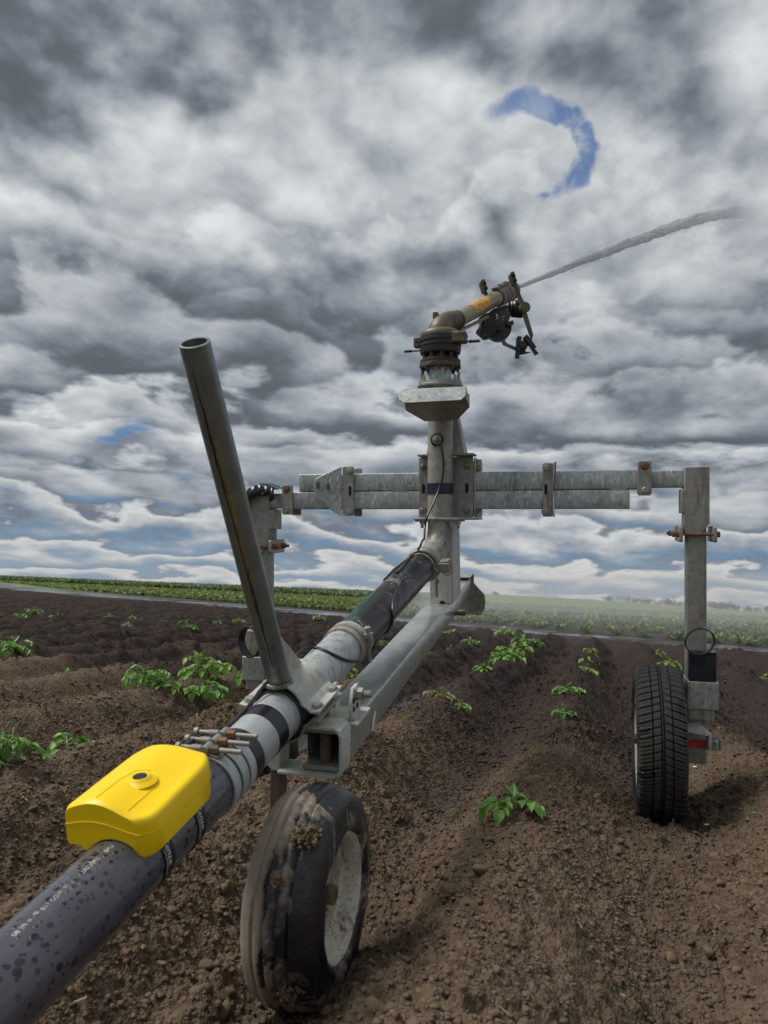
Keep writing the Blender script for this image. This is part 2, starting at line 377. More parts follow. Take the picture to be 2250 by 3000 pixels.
# rear cross channel at the far end of the beam
mb = MB(); e0 = beam(.60, 0, 0)
pts = [beam(.602, -.15, .012), beam(.602, .012, .012), beam(.602, .012, -.03), beam(.602, .062, -.085), beam(.602, .066, -.12), beam(.602, .06, -.165), beam(.602, -.15, -.165)]
mb.prism(pts, B_*.008)
mb.prism([beam(.52, -.15, -.158), beam(.61, -.15, -.158), beam(.61, .06, -.158), beam(.52, .06, -.158)], HB*-.007)
mb.prism([beam(.50, -.10, .012), beam(.61, -.10, .012), beam(.61, .012, .012), beam(.50, .012, .012)], HB*.006)
mb.obj('rear_bracket', 'galv_dirty', CART, bevel=.003)
mb = MB(); mb.cyl(beam(.12, -.005, -.066), beam(.12, .045, -.066), .009, 8); mb.obj('locking_pin', 'rust', CART)
# ---- post
POF = .045
def post(w, f, z): return T0+R_*w+F_*(POF+f)+KU*z
mb = MB()
zb = -.372; pw = .0465; pd = .21
pc = -.005
pts = [post(pc-pw, 0, zb), post(pc+pw, 0, zb+.004), post(pc+pw, pd, zb+.02+.0), post(pc-pw, pd, zb+.02)]
top = [post(pc-pw, .0, -.03), post(pc+pw, .0, -.03), post(pc+pw, pd*.8, -.03), post(pc-pw, pd*.8, -.03)]
mb.loft([pts, top])
mb.obj('post', 'plate', CART, bevel=.006)
mb = MB(); mb.prism([post(-.012, -.0025, zb+.004), post(.012, -.0025, zb+.004), post(.009, -.0025, zb+.014), post(0, -.0025, zb+.019), post(-.009, -.0025, zb+.014)], F_*.004); mb.obj('drain_hole', 'hole', CART)
# ---- cross bar : two square tubes, telescopic arms
CF = .105; zl0, zl1, zu0, zu1 = .0115, .0850, .0862, .160
def sqtube(mb, sa, sb, z0, z1, w=.036, cf=CF):
    c = (z0+z1)/2; mb.loft([rrect(on(s, cf, c), w, (z1-z0)/2, .005, F_, KU) for s in (sa, sb)])
sL, sR = s_at(877, CF-.036), s_at(1868, CF-.036)
mb = MB(); sqtube(mb, sL, sR, zu0, zu1); mb.obj('upper_bar', 'galv', CART)
mb = MB(); sqtube(mb, s_at(836, CF-.036), s_at(1845, CF-.036), zl0, zl1); mb.obj('lower_bar', 'galv', CART)
sLl = s_at(790, CF-.03); sRl = s_at(2010, CF-.03)
mb = MB(); sqtube(mb, s_at(900, CF), sLl, .016, .079, .031); mb.obj('left_arm', 'galv', CART)
mb = MB(); sqtube(mb, s_at(1800, CF), sRl, .092, .156, .031); mb.obj('right_arm', 'galv', CART)
for u0, u1, z in ((1446, 1505, .0855), (1780, 1842, .0855), (1143, 1180, .0855), (1815, 1840, .161)):
    pass
# weld spacer pads between tubes
for u in (1478, 1812, 1160):
    mb = MB(); mb.box(on(s_at(u), CF-.03, .0855), .03, .006, .004); mb.obj('weld_pad', 'galv_dirty', CART)
# ---- centre plate
def rplate(name, s0, s1, z0, z1, off, th, mat, r=.012, bev=.0015, slot=None, axs=None):
    a, k = (R_, KU); c = on((s0+s1)/2, off, (z0+z1)/2); mb = MB()
    ring = rrect(c, abs(s1-s0)/2, (z1-z0)/2, r, a, k); mb.prism(ring, F_*th)
    return mb.obj(name, mat, CART, bevel=bev)
fo = CF-.036-.010
zpl, zph = zt(1516, 2.93), zt(1338, 2.93)
rplate('centre_plate', s_at(1227, fo), s_at(1386, fo), zpl, zph, fo, .010, 'galv_dirty', r=.004)
rplate('back_plate', s_at(1240, .16), s_at(1414, .16), zpl+.006, zph-.012, CF+.037, .010, 'galv', r=.008)
# folded side cheek right of the plate
mb = MB(); sc = s_at(1388, fo)
mb.prism([on(sc, fo+.004, zpl), on(sc, CF+.05, zpl), on(sc, CF+.05, zph-.004), on(sc, fo+.004, zph-.004)], R_*.006)
mb.prism([on(sc+.006, fo+.03, zpl), on(sc+.028, fo+.03, zpl), on(sc+.028, fo+.03, zph-.01), on(sc+.006, fo+.03, zph-.01)], F_*.006)
mb.obj('side_cheek', 'galv', CART, bevel=.002)
for u, v in ((1240, 1366), (1239, 1495), (1369, 1365), (1368, 1495)):
    mb = MB(); p = on(s_at(u, fo), fo-.001, zt(v, 2.93)); mb.bolt(p, -F_, .0125, .010, .010); mb.obj('bolt', 'brass', CART)
for u, v in ((1389.5, 1372), (1389.5, 1495)):
    mb = MB(); p = on(s_at(u, fo+.02)+.012, fo+.03, zt(v, 2.93)); mb.bolt(p, -F_, .011, .008, .004); mb.obj('bolt', 'brass', CART)
for u, v in ((1241, 1431), (1368, 1430)):
    mb = MB(); mb.prism(rrect(on(s_at(u, fo), fo-.0025, zt(v, 2.93)), .0055, .020, .0054, R_, KU, 4), F_*.004); mb.obj('slot', 'hole', CART)
mb = MB(); mb.prism([on(s_at(1223, -.0), -.005, zph), on(s_at(1253), -.005, zph), on(s_at(1253), fo+.012, zph), on(s_at(1223), fo+.012, zph)], KU*.008); mb.obj('top_lug', 'galv_dirty', CART, bevel=.002)
mb = MB(); mb.prism([on(s_at(1330), -.02, zph), on(s_at(1390), -.02, zph), on(s_at(1390), fo+.012, zph), on(s_at(1330), fo+.012, zph)], KU*.008); mb.obj('top_lug', 'galv_dirty', CART, bevel=.002)
mb = MB(); mb.prism([on(s_at(1221), -.06, zpl-.001), on(s_at(1352), -.06, zpl-.001), on(s_at(1398), .0, zpl-.001), on(s_at(1400), fo+.09, zpl-.001), on(s_at(1221), fo+.09, zpl-.001)], KU*-.008)
mb.prism([on(s_at(1224), -.055, zpl-.0095), on(s_at(1350), -.055, zpl-.0095), on(s_at(1350), fo+.05, zpl-.0095), on(s_at(1224), fo+.05, zpl-.0095)], KU*-.007)
mb.obj('base_flange', 'galv_dirty', CART, bevel=.002)
for u in (1237, 1264, 1322, 1343):
    mb = MB(); p = on(s_at(u, -.04), -.04, zpl-.0165); mb.lathe(p, -KU, [(0, .010), (.009, .010)], 6); mb.lathe(p, -KU, [(.008, .006), (.022, .006), (.025, .004)], 8); mb.obj('flange_bolt', 'bolt', CART)
# ---- tapered gusset behind the riser
mb = MB(); z0, z1 = zph+.008, zt(1222, 2.95)
mb.loft([[on(-.068, .055, z0), on(.088, .055, z0), on(.088, .16, z0), on(-.068, .16, z0)], [on(-.040, .055, z1), on(.060, .055, z1), on(.060, .12, z1), on(-.040, .12, z1)]])
mb.obj('gusset', 'galv_dirty', CART, bevel=.003)
# ---- riser pipe with elbow towards the hose
CP = V((.153, 2.74, -.191)); EP = V((.34, 1, .2246)).normalized()
pts = [T0+KU*zt(1128), T0+KU*.2, T0+KU*-.045]
Ic = V((.2218, 2.90, -.158)); A_ = T0+KU*-.05
for i in range(1, 13):
    t_ = i/12; pts.append(A_*(1-t_)**2+Ic*2*t_*(1-t_)+(CP+EP*.01)*t_*t_)
mb = MB(); mb.tube(pts, .0495, 28); mb.obj('riser_pipe', 'galv_dirty', CART)
mb = MB(); mb.tube([pts[-1]-EP*-.03, pts[-1], pts[-1]-EP*.012], [.0515, .056, .056], 28); mb.obj('elbow_collar', 'plate', CART)
# coupling clamp
mb = MB(); cc = CP-EP*.02
mb.lathe(cc-EP*.02, EP, [(0, .060), (.006, .066), (.024, .068), (.042, .064), (.046, .057)], 30)
mb.obj('coupling_ring', 'galv_dirty', CART)
wE = EP.cross(KU).normalized(); hE = wE.cross(EP)
mb = MB(); q = cc+wE*.082-hE*.005
mb.box(q, .020, .024, .019, (wE, EP, hE)); mb.box(q+hE*.022, .017, .020, .004, (wE, EP, hE)); mb.box(q-wE*.028, .01, .018, .012, (wE, EP, hE))
mb.obj('clamp_latch', 'galv_dirty', CART, bevel=.004)
mb = MB(); mb.tube([cc+wE*.105+hE*.025, cc+wE*.108-hE*.03, cc+wE*.085-hE*.04, cc+wE*.07-hE*.03], .0025, 6); mb.obj('latch_wire', 'bolt', CART)
mb = MB(); mb.prism([cc-wE*.055+hE*.03, cc-wE*.10-EP*.05+hE*.0, cc-wE*.13-EP*.09-hE*.03, cc-wE*.122-EP*.09-hE*.045, cc-wE*.07-hE*.02], EP*-.014); mb.obj('clamp_lever', 'galv_dirty', CART, bevel=.003)
mb = MB()
for dz in (-.035, .0):
    mb.tube([cc-EP*.045+wE*.052+hE*dz, cc-EP*.05+wE*.066+hE*(dz-.008), cc-EP*.045+wE*.064+hE*(dz-.02)], .004, 6)
mb.obj('clip', 'galv_dirty', CART)
mb = MB(); mb.cyl(cc-EP*.05+wE*.06-hE*.045, cc-EP*.05+wE*.058-hE*.105, .005, 8); mb.obj('clip_pin', 'galv_dirty', CART)
mb = MB(); mb.lathe(cc-EP*.055, EP, [(0, .0565), (.012, .0565)], 26); mb.obj('hose_band', 'bolt', CART)
# fitting with cable on the riser
q = T0-F_*.046+KU*zt(1289, 2.85)-R_*.004
mb = MB(); mb.lathe(q, -F_, [(0, .027), (.004, .026), (.006, .020)], 20); mb.obj('sealant_ring', 'iron', CART)
mb = MB(); mb.lathe(q, -F_, [(.004, .019), (.012, .018), (.014, .010), (.022, .009), (.024, .005)], 12); mb.obj('cable_gland', 'bolt', CART)
mb = MB(); mb.lathe(T0+KU*zt(1447, 2.84), KU, [(0, .0505), (.001, .0525), (zt(1415, 2.84)-zt(1447, 2.84), .0525)], 28); mb.obj('tape_wrap', 'tapeblue', CART)
# ---- hood plate in front of the riser
mb = MB()
ft = [at(1176, 1141, 2.66), at(1183, 1139.5, 2.66), at(1366, 1132, 2.62), at(1368, 1134, 2.62), at(1366, 1150, 2.595), at(1361, 1163, 2.58), at(1349, 1172, 2.575), at(1192, 1180, 2.60), at(1180, 1178, 2.602), at(1170, 1170, 2.61), at(1168, 1160, 2.625)]
mb.prism(ft, V((0, .006, .001)))
mb.obj('hood_flap', 'galv', CART, bevel=.001)
mb = MB()
lo = [at(1184, 1174, 2.608), at(1363, 1158, 2.59), at(1376, 1193, 2.70), at(1339, 1231.5, 2.84), at(1244, 1234.5, 2.84), at(1189, 1203, 2.72)]
ce = at(1280, 1200, 2.70)
o = len(mb.v); mb.add(lo+[ce], [(i, (i+1) % 6, 6) for i in range(6)])
up = [p+V((0, .003, .05 if i > 1 else .004)) for i, p in enumerate(lo)]
mb.add(lo+up, [(i, (i+1) % 6, (i+1) % 6+6, i+6) for i in range(6)]+[(11, 10, 9, 8, 7, 6)])
mb.obj('hood_body', 'galv_dirty', CART, smooth=20)
mb = MB(); mb.prism([at(1367, 1133, 2.622), at(1376, 1192, 2.70), at(1372, 1180, 2.76), at(1364, 1136, 2.70)], V((-.006, 0, 0))); mb.obj('hood_side', 'galv_dirty', CART)
# ---- flange pair under the gun
mb = MB(); mb.lathe(T0+KU*zt(1136), KU, [(0, .090), (.008, .0905), (.009, .086), (.018, .086), (.019, .05)], 32); mb.obj('riser_flange', 'galv_dirty', CART, bevel=.001)
for a, hgt in ((2.75, .05), (3.15, .028), (3.6, .012), (5.5, .012), (6.0, .03), (.25, .022), (1.2, .02), (2.0, .02)):
    mb = MB(); p = T0+KU*(zt(1136)+.018)+V((math.cos(a), math.sin(a), 0))*.074
    mb.lathe(p, KU, [(0, .011), (.009, .011)], 6); mb.lathe(p, KU, [(.008, .0055), (.012+hgt, .0055)], 8); mb.obj('flange_bolt', 'bolt', CART)
# ---- outer legs
def leg(name, sleg, zt_, zb_, wheel_side, mat='galv'):
    """square post on the end of an arm; wheel_side -1: wheel on the left of the leg"""
    w = .040
    def lp(a, f, z): return on(sleg+a, CF+f, z)
    mb = MB(); mb.loft([rrect(lp(0, 0, z), .0345, .0345, .006, R_, F_) for z in (zb_, zt_-.03)]); lg = mb.obj('leg', 'galv_dirty', CART)
    mb = MB(); zc = zt_-.256
    mb.prism([lp(-.043, -.043, zt_), lp(.043, -.043, zt_), lp(.043, -.043, zc+.048), lp(.012, -.043, zc), lp(-.043, -.043, zc-.0)], F_*.086); mb.obj('leg_sleeve', 'galv_dirty', CART, bevel=.003)
    return lp
sRL = s_at(2042, CF-.04); sLL = s_at(762, CF-.04)
zRt = zt(1366, 2.68)
lpR = leg('leg', sRL, zRt, -.93, -1)
lpL = leg('leg', sLL, zt(1431, 3.11)-.02, -.93, 1)
# the left arm's blocks (facing the centre)
mb = MB(); mb.prism([lpL(.036, -.043, -.075), lpL(.036, .043, -.075), lpL(.036, .043, .01), lpL(.036, -.043, .01)], R_*.03); mb.obj('leg_stop', 'galv_dirty', CART, bevel=.003)
mb = MB(); mb.prism([lpR(-.036, -.043, -.005), lpR(-.036, .043, -.005), lpR(-.036, .043, .085), lpR(-.036, -.043, .085)], R_*-.018); mb.obj('leg_stop', 'galv_dirty', CART, bevel=.003)
def cross_clamp(lp, zc):
    for sd in (-1, 1):
        mb = MB(); ring = rrect(lp(sd*.052, 0, zc), .072, .029, .008, F_, KU); mb.prism(ring, R_*(sd*.012)); mb.obj('clamp_plate', 'galv_dirty', CART, bevel=.002)
    for f in (-.058, .058):
        mb = MB(); mb.cyl(lp(-.095, f, zc), lp(.075, f, zc), .0058, 8); 
        for a in (-.083, -.068, .070): mb.lathe(lp(a-.005, f, zc), R_, [(0, .011), (.010, .011)], 6)
        mb.obj('clamp_bolt', 'rust', CART)
cross_clamp(lpR, zt(1566, 2.66))
def cross_clamp_l(lp, zc):
    for sd in (-1, 1):
        mb = MB(); ring = rrect(lp(sd*.052, 0, zc), .072, .029, .008, F_, KU); mb.prism(ring, R_*(sd*.014)); mb.obj('clamp_plate', 'galv_dirty', CART, bevel=.002)
    for f in (-.050, .040):
        mb = MB(); mb.cyl(lp(-.08, f, zc), lp(.100, f, zc), .0065, 8)
        for a in (-.07, .068, .080): mb.lathe(lp(a-.005, f, zc), R_, [(0, .012), (.010, .012)], 6)
        mb.obj('clamp_bolt', 'rust', CART)
cross_clamp_l(lpL, zt(1603, 3.09))
def sleeve_set(lp, out, fw):
    """painted box, zinc sleeve and foot bracket round the lower leg"""
    zz = lambda v, d=2.60: zt(v, d)
    mb = MB(); mb.loft([rrect(lp(out, fw, z), .0465, .055, .006, R_, F_) for z in (zz(2020), zz(1922))]); mb.obj('stop_box', 'blackbox' if out > 0 else 'galv_dirty', CART)
    mb = MB(); mb.loft([rrect(lp(out, fw, z), .053, .061, .006, R_, F_) for z in (zz(2094), zz(2012))])
    mb.obj('zinc_sleeve', 'galv', CART, bevel=.0015)
    mb = MB(); mb.loft([rrect(lp(out-.004*(1 if out > 0 else -1), fw, z), .046, .052, .012, R_, F_) for z in (zz(2127), zz(2094))]); mb.obj('foot_block', 'galv_dirty', CART)
    # lifting ring
sleeve_set(lpR, .016, -.015); sleeve_set(lpL, -.016, -.015)
def hoop(c, ax, r, w, th, name='ring'):
    mb = MB(); ax = V(ax).normalized()
    mb.lathe(V(c)-ax*w/2, ax, [(0, r), (w, r), (w, r-th), (0, r-th)], 40, closed=True); mb.obj(name, 'black', CART)
hoop(at(2050, 1879, 2.57), V((.05, 1, .25)), .0515, .012, .004)
hoop(at(737, 1880, 3.02), V((.80, 1, .05)), .064, .034, .004)
# right foot bracket, reflector
mb = MB(); zz = lambda v, d=2.60: zt(v, d)
mb.prism([at(2012, 2134, 2.58), at(2056, 2126, 2.60), at(2078, 2148, 2.57), at(2086, 2152, 2.56), at(2086, 2202, 2.56), at(2076, 2200, 2.56), at(2076, 2158, 2.57), at(2012, 2146, 2.58)], V((.01, .05, 0))); mb.obj('foot_bracket', 'galv_dirty', CART, bevel=.002)
mb = MB(); mb.box(at(2046, 2178, 2.63), .066, .018, .017); mb.obj('axle_bar', 'galv_dirty', CART, bevel=.002)
mb = MB(); mb.mat(0).box(at(2047, 2180, 2.608), .036, .0015, .0125)
mb.mat(1)
for du, w in ((2062, .0015), (2068, .0012)): mb.box(at(du, 2176, 2.605), w, .0008, .006)
mb.box(at(2065, 2172, 2.605), .004, .0008, .0012); mb.obj('reflector', ['red', 'white'], CART)
mb = MB(); mb.mat(0).box(at(2096, 2178, 2.63), .0135, .02, .018); mb.mat(1).box(at(2104, 2180, 2.606), .003, .0008, .011); mb.mat(2).box(at(2096, 2166.5, 2.606), .012, .0008, .003); mb.obj('axle_end', ['navy', 'red', 'galv_dirty'], CART)
# ---- wheels
def wheel(name, c, ax, R, W, rimR, mat, kind, face):
    """ax: axle direction; face: +1 when the dished side with the hub looks along ax"""
    root = bpy.data.objects.new(name, None); COL.objects.link(root); root.empty_display_size = .05
    mw = M0.copy(); mw.translation = M0 @ V(c); root.parent = CART; root.matrix_parent_inverse = Matrix.Identity(4)
    root.matrix_local = CART.matrix_world.inverted() @ mw
    bpy.context.view_layer.update()
    ax = V(ax).normalized(); u0 = (KU-ax*KU.dot(ax)).normalized(); w0 = ax.cross(u0)
    N = 640 if kind == 'car' else 128
    if kind == 'car':
        half = W/2; prof = []
        K = 66
        for i in range(K+1):
            t = -1+2*i/K
            a = abs(t)
            if a < .50: x = t/.50*half*.80; r = R-.006*(t/.5)**2
            elif a < .64:
                q = (a-.5)/.14*math.pi/2; x = math.copysign(half*.80+half*.17*math.sin(q), t); r = R-.006-.022*(1-math.cos(q))
            else:
                q = (a-.64)/.36; x = math.copysign(half*(.97+.06*math.sin(q*math.pi)-.20*q*q), t); r = R-.028-(R-.028-rimR)*q
            prof.append((x, r, t))
    else:
        half = W/2; prof = []; K = 44
        for i in range(K+1):
            t = -1+2*i/K; a = abs(t)
            if a < .42: x = t/.42*half*.66; r = R-.012*(t/.42)**2
            elif a < .62:
                q = (a-.42)/.20; x = math.copysign(half*(.66+.30*math.sin(q*math.pi/2)), t); r = R-.012-.040*q*q-.004*q
            else:
                q = (a-.62)/.38; x = math.copysign(half*(.96+.08*math.sin(q*math.pi*.8)-.14*q*q), t); r = R-.056-(R-.056-rimR)*q
            prof.append((x, r, t))
    rings = []
    for x, r, t in prof:
        ring = []
        for k in range(N):
            a = 2*math.pi*k/N; rr = r
            if kind == 'car' and abs(t) < .62:
                xx = x/half
                for g in (-.40, -.035, .035, .40):
                    if abs(xx-g) < .028: rr -= .008
                ph = (a*64/(2*math.pi)+abs(xx)*.9+(.5 if xx > 0 else 0)) % 1
                if abs(xx) > .05 and ph < .19 and .07 < abs(xx): rr -= .0045 if abs(xx) < .7 else .0055
                ph2 = (a*128/(2*math.pi)+abs(xx)*1.8) % 1
                if abs(xx) > .45 and ph2 < .16: rr -= .002
            elif kind != 'car':
                xx = x/half
                for g in (-.50, -.22, .06, .34):
                    if abs(xx-g) < .040 and abs(t) < .45: rr -= .0055
                rr += .0025*(math.sin(7*a+3*t)+math.sin(13*a-2))*.3
            ring.append(V(c)+ax*x+(u0*math.cos(a)+w0*math.sin(a))*rr)
        rings.append(ring)
    mb = MB(); mb.loft(rings, (False, False)); ty = mb.obj('tyre', mat, root, smooth=50 if kind != 'car' else 30)
    if kind != 'car':
        pass
    # rim: dished disc seen from the face side, barrel through
    f = face; rf = rimR
    mb = MB(); hw = W/2*.80
    mb.lathe(c, ax*f, [(-hw, rf+.004), (-hw, rf-.012), (-hw+.02, rf-.022), (hw*.15, rf-.030), (hw*.45, rf-.028), (hw*.55, rf-.020), (hw*.72, rf-.016), (hw*.9, rf-.013), (hw, rf-.009), (hw+.006, rf), (hw+.006, rf+.006), (hw-.004, rf+.008), (0, rf+.002)], 48)
    mb.lathe(V(c)+ax*f*(-hw*.72 if kind != 'car' else hw*.2), ax*f, [(0, rf-.024), (.003, rf-.026), (.012, rf*.70), (.010, rf*.60), (-.004, rf*.50), (-.006, .03), (-.02, .03)], 48)
    rm = mb.obj('rim', 'rim' if kind != 'car' else 'rimcar', root, smooth=30)
    mb = MB(); b0 = V(c)+ax*f*(-hw*.55 if kind != 'car' else 0)
    mb.lathe(b0, ax*f, [(0, .046), (.016, .046), (.018, .038), (.040, .036), (.042, .031), (.062, .030), (.064, .018), (.082, .018)], 18)
    if kind != 'car': mb.lathe(b0, ax*f, [(.062, .021), (.080, .021), (.082, .016)], 6); mb.cyl(b0+KU*.036+ax*f*.02, b0+KU*.038+ax*f*.060, .006, 8)
    mb.obj('hub', 'hubmud' if kind != 'car' else 'mudsteel', root, smooth=30)
    return root
FWC = at(914, 2612, 1.450); FWA = V((math.cos(math.radians(15.5)), -math.sin(math.radians(15.5)), 0.0))
wheel('front_wheel', FWC, FWA, .2050, .150, .116, 'tyre', 'rib', 1)
RWC = at(1926, 2169, 2.70)
wheel('side_wheel', RWC, -R_+F_*.02, .276, .164, .176, 'tyre_car', 'car', 1)
LWC = lpL(.16, 0, zt(2157, 3.0)); 
wheel('side_wheel', LWC, R_-F_*.02, .280, .172, .178, 'tyre_car', 'car', 1)
mb = MB(); mb.cyl(RWC+R_*.02, RWC+R_*.13, .022, 14); mb.obj('axle', 'mudsteel', CART)
mb = MB(); mb.cyl(LWC-R_*.02, LWC-R_*.15, .022, 14); mb.obj('axle', 'mudsteel', CART)
# soil stuck to the front tyre
rr = random.Random(3)
ux = KU; wx = FWA.cross(KU).normalized()
def onT(ang, x, r=.205): return FWC+FWA*x+(KU*math.cos(ang)-F_*math.sin(ang))*r
ico = None
def clump(mb, c, n, spread, size, nrm):
    for i in range(n):
        q = c+V((rr.gauss(0, spread), rr.gauss(0, spread), rr.gauss(0, spread*.8)))
        s = size*rr.uniform(.5, 1.3); bm = bmesh.new(); bmesh.ops.create_icosphere(bm, subdivisions=1, radius=s)
        for v in bm.verts: v.co *= rr.uniform(.75, 1.2)
        mb.add([q+v.co for v in bm.verts], [tuple(v.index for v in f.verts) for f in bm.faces]); bm.free()
for ang, x_, n_, sp_, sz_ in ((.62, .034, 240, .0105, .0040), (1.02, .002, 110, .0075, .0032), (1.95, .03, 90, .010, .0032)):
    mb = MB(); clump(mb, onT(ang, x_, .199), n_, sp_, sz_, KU); mb.obj('stuck_soil', 'lump', CART, smooth=0)
# ---- front end box with caster pivot and fork
YF = 1.60
def fb(u, v, d=YF): return at(u, v, d)
f0 = fb(1001, 2140); fbr = fb(1001, 2286)
fz = lambda v: (CV-v)/FOC*YF
th = .0065; Lb = .065
right = f0+R_*0
def fp(w, z, t=0.0): return V((f0.x, f0.y, 0))+R_*w+KU*z+F_*t*.97+KU*(t*.09)
ztop, zbot = fz(2136), fz(2286)
Wb = .152
mb = MB()
out = [(-.088, ztop), (-.018, ztop), (-.005, ztop-.006), (0, ztop-.018), (0, zbot+.018), (-.005, zbot+.006), (-.018, zbot), (-Wb, zbot+.0)]
inn = [(-Wb, zbot+th), (-.020, zbot+th), (-.011, zbot+.011), (-th, zbot+.021), (-th, ztop-.021), (-.011, ztop-.011), (-.020, ztop-th), (-.088, ztop-th)]
poly = out+inn; n = len(out); N2 = len(poly)
vs = [fp(w, z) for w, z in poly]+[fp(w, z, Lb) for w, z in poly]
fs = [(i, (i+1) % N2, (i+1) % N2+N2, i+N2) for i in range(N2)]
for i in range(n-1):
    a, b, c_, d_ = i, i+1, N2-2-i, N2-1-i
    fs += [(a, d_, c_, b), (a+N2, b+N2, c_+N2, d_+N2)]
mb.add(vs, fs); mb.obj('end_frame', 'plate', CART, bevel=.001)
mb = MB(); mb.prism([fp(-Wb+.0, zbot+.0005, .012), fp(-Wb+.003, zbot+.052, .012), fp(-Wb-.030, zbot+.052, .012), fp(-Wb-.030, zbot+.012, .012), fp(-Wb-.018, zbot+.0005, .012)], F_*.06); mb.obj('fork_plate', 'plate', CART, bevel=.003)
pv = fp(-.052, 0, .045)
mb = MB(); mb.cyl(pv+KU*(zbot+.016), pv+KU*(ztop-.012), .0135, 18); mb.obj('pivot_pin', 'mudsteel', CART)
mb = MB(); mb.prism(rrect(pv+KU*(zbot+th+.0005)+R_*.0, .047, .030, .008, R_, F_), KU*.010); mb.obj('pivot_plate', 'galv_dirty', CART, bevel=.002)
mb = MB(); mb.prism(rrect(pv+KU*(ztop-.022), .045, .03, .006, R_, F_), KU*.009); mb.obj('pivot_plate', 'galv_dirty', CART, bevel=.002)
mb = MB(); lt = fp(-Wb-.012, zbot, .03)
fk = [lt-R_*.012-F_*.012, lt+R_*.012-F_*.012, lt+R_*.012+F_*.03, lt-R_*.012+F_*.03]
lbk = FWC-FWA*.105
dn = V((lbk.x, lbk.y, lbk.z-.0)); dn = V((lt.x-.006, lt.y+.01, FWC.z-.06))
fk2 = [dn-R_*.012-F_*.012, dn+R_*.012-F_*.012, dn+R_*.012+F_*.034, dn-R_*.012+F_*.034]
mb.loft([fk2, fk]); mb.obj('fork_leg', 'mudsteel', CART, bevel=.002)
mb = MB(); mb.cyl(V((dn.x, dn.y+.02, FWC.z)), FWC+FWA*.0, .014, 12); mb.obj('axle', 'mudsteel', CART)
# ---- hose / pipe line
BQ = V((-.2686, 1.5, -.4695)); DN = V((.27, 1, .13)); DF = V((.34, 1, .2246))
def nearp(y): return BQ+DN*(y-1.5)
def farp(y): return BQ+DF*(y-1.5)
eN = DN.normalized(); wN = eN.cross(KU).normalized(); hN = wN.cross(eN)
eF = DF.normalized(); wF = eF.cross(KU).normalized(); hF = wF.cross(eF)
# saddle: bent hat plate over the pipe, with its mirrored partner below
def hat(name, y0, y1, mat, up=1, lift=0.0, halfw=.098, r=.062, th=.005):
    half = []
    prof = [(-halfw, .004), (-.088, .002), (-.076, .002), (-.068, .010)]
    for i in range(13):
        a = math.pi*(1-i/12)*.86+math.pi*.07; prof.append((r*math.cos(a), r*math.sin(a)))
    prof += [(.068, .010), (.076, .002), (.088, .002), (halfw, .004)]
    mb = MB(); rings = []
    inner = [(w*(1 if abs(w) > .066 else (r-th)/r), (h-th) if abs(w) > .066 else h*(r-th)/r) for w, h in prof]
    poly = prof+inner[::-1]; n = len(prof); N2 = len(poly)
    vs = []
    for y in (y0, y1):
        p = farp(y); vs += [p+wF*w+hF*(up*h+lift) for w, h in poly]
    fs = [(i, (i+1) % N2, (i+1) % N2+N2, i+N2) for i in range(N2)]
    for i in range(n-1):
        a, b, c_, d_ = i, i+1, N2-2-i, N2-1-i; fs += [(a, d_, c_, b), (a+N2, b+N2, c_+N2, d_+N2)]
    mb.add(vs, fs); return mb.obj(name, mat, CART, smooth=40)
SY0, SY1 = 1.612, 1.735
hat('saddle', SY0, SY1, 'plate', 1, .012)
hat('saddle', SY0+.002, SY1+.01, 'galv_dirty', -1, -.010, halfw=.092)
mb = MB()
mb.lathe(farp(SY0-.004), eF, [(0, .0545), (0, .0590), (.13, .0590), (.13, .0545)], 36, closed=True); mb.obj('saddle_liner', 'rubberseal', CART)
for y in (SY0+.022, SY1-.022):
    for w in (-.083, .083):
        mb = MB(); p = farp(y)+wF*w+hF*.0145; mb.bolt(p, hF, .0118, .0085); mb.cyl(p+hF*.002, p-hF*.042, .0058, 8); mb.obj('bolt', 'bolt', CART)
# bracket with holes right of the saddle
mb = MB()
bb = beam(-1.285, -.03, .0)
mb.box(bb+HB*.004+B_*.03, .048, .055, .004, (RB, B_, HB)); mb.obj('bracket_base', 'plate', CART, bevel=.002)
mb = MB()
def hplate(w, t0, t1, h1):
    base = beam(-1.315, w, .008)
    mb.prism([base+B_*t0, base+B_*t1, base+B_*t1+HB*h1, base+B_*(t1-.012)+HB*(h1+.012), base+B_*(t0+.022)+HB*(h1+.012), base+B_*t0+HB*(h1-.02)], RB*.008)
for w_ in (-.008, -.060):
    mb = MB(); hplate(w_, .02, .09, .058); mb.obj('upright_plate', 'plate', CART, bevel=.0015)
for t_, h_ in ((.035, .022), (.035, .042), (.062, .022), (.075, .045)):
    p = beam(-1.315, .0008, .008)+B_*t_+HB*h_; mb = MB(); mb.lathe(p, RB, [(0, .0068), (.0006, .0068)], 14); mb.obj('bolt_hole', 'hole', CART)
mb = MB(); p = beam(-1.315, .0, .008)+B_*.058+HB*.052
mb.lathe(p, RB, [(0, .0165), (.003, .0165)], 18); mb.lathe(p, RB, [(.003, .0145), (.017, .0145), (.018, .012)], 6)
mb.lathe(p, RB, [(.017, .0092)]+[(.018+.0014*i, .0092 if i % 2 else .0082) for i in range(12)]+[(.037, .007)], 14); mb.obj('pivot_bolt', 'bolt', CART)
mb = MB()
rr = random.Random(5)
for i in range(9):
    q = beam(-1.32+.01*i*.3, -.03+.0065*i*.6, .010); bm = bmesh.new(); bmesh.ops.create_icosphere(bm, subdivisions=1, radius=.0045)
    mb.add([q+v.co for v in bm.verts], [tuple(v.index for v in f.verts) for f in bm.faces]); bm.free()
mb.obj('weld_bead', 'weld', CART)
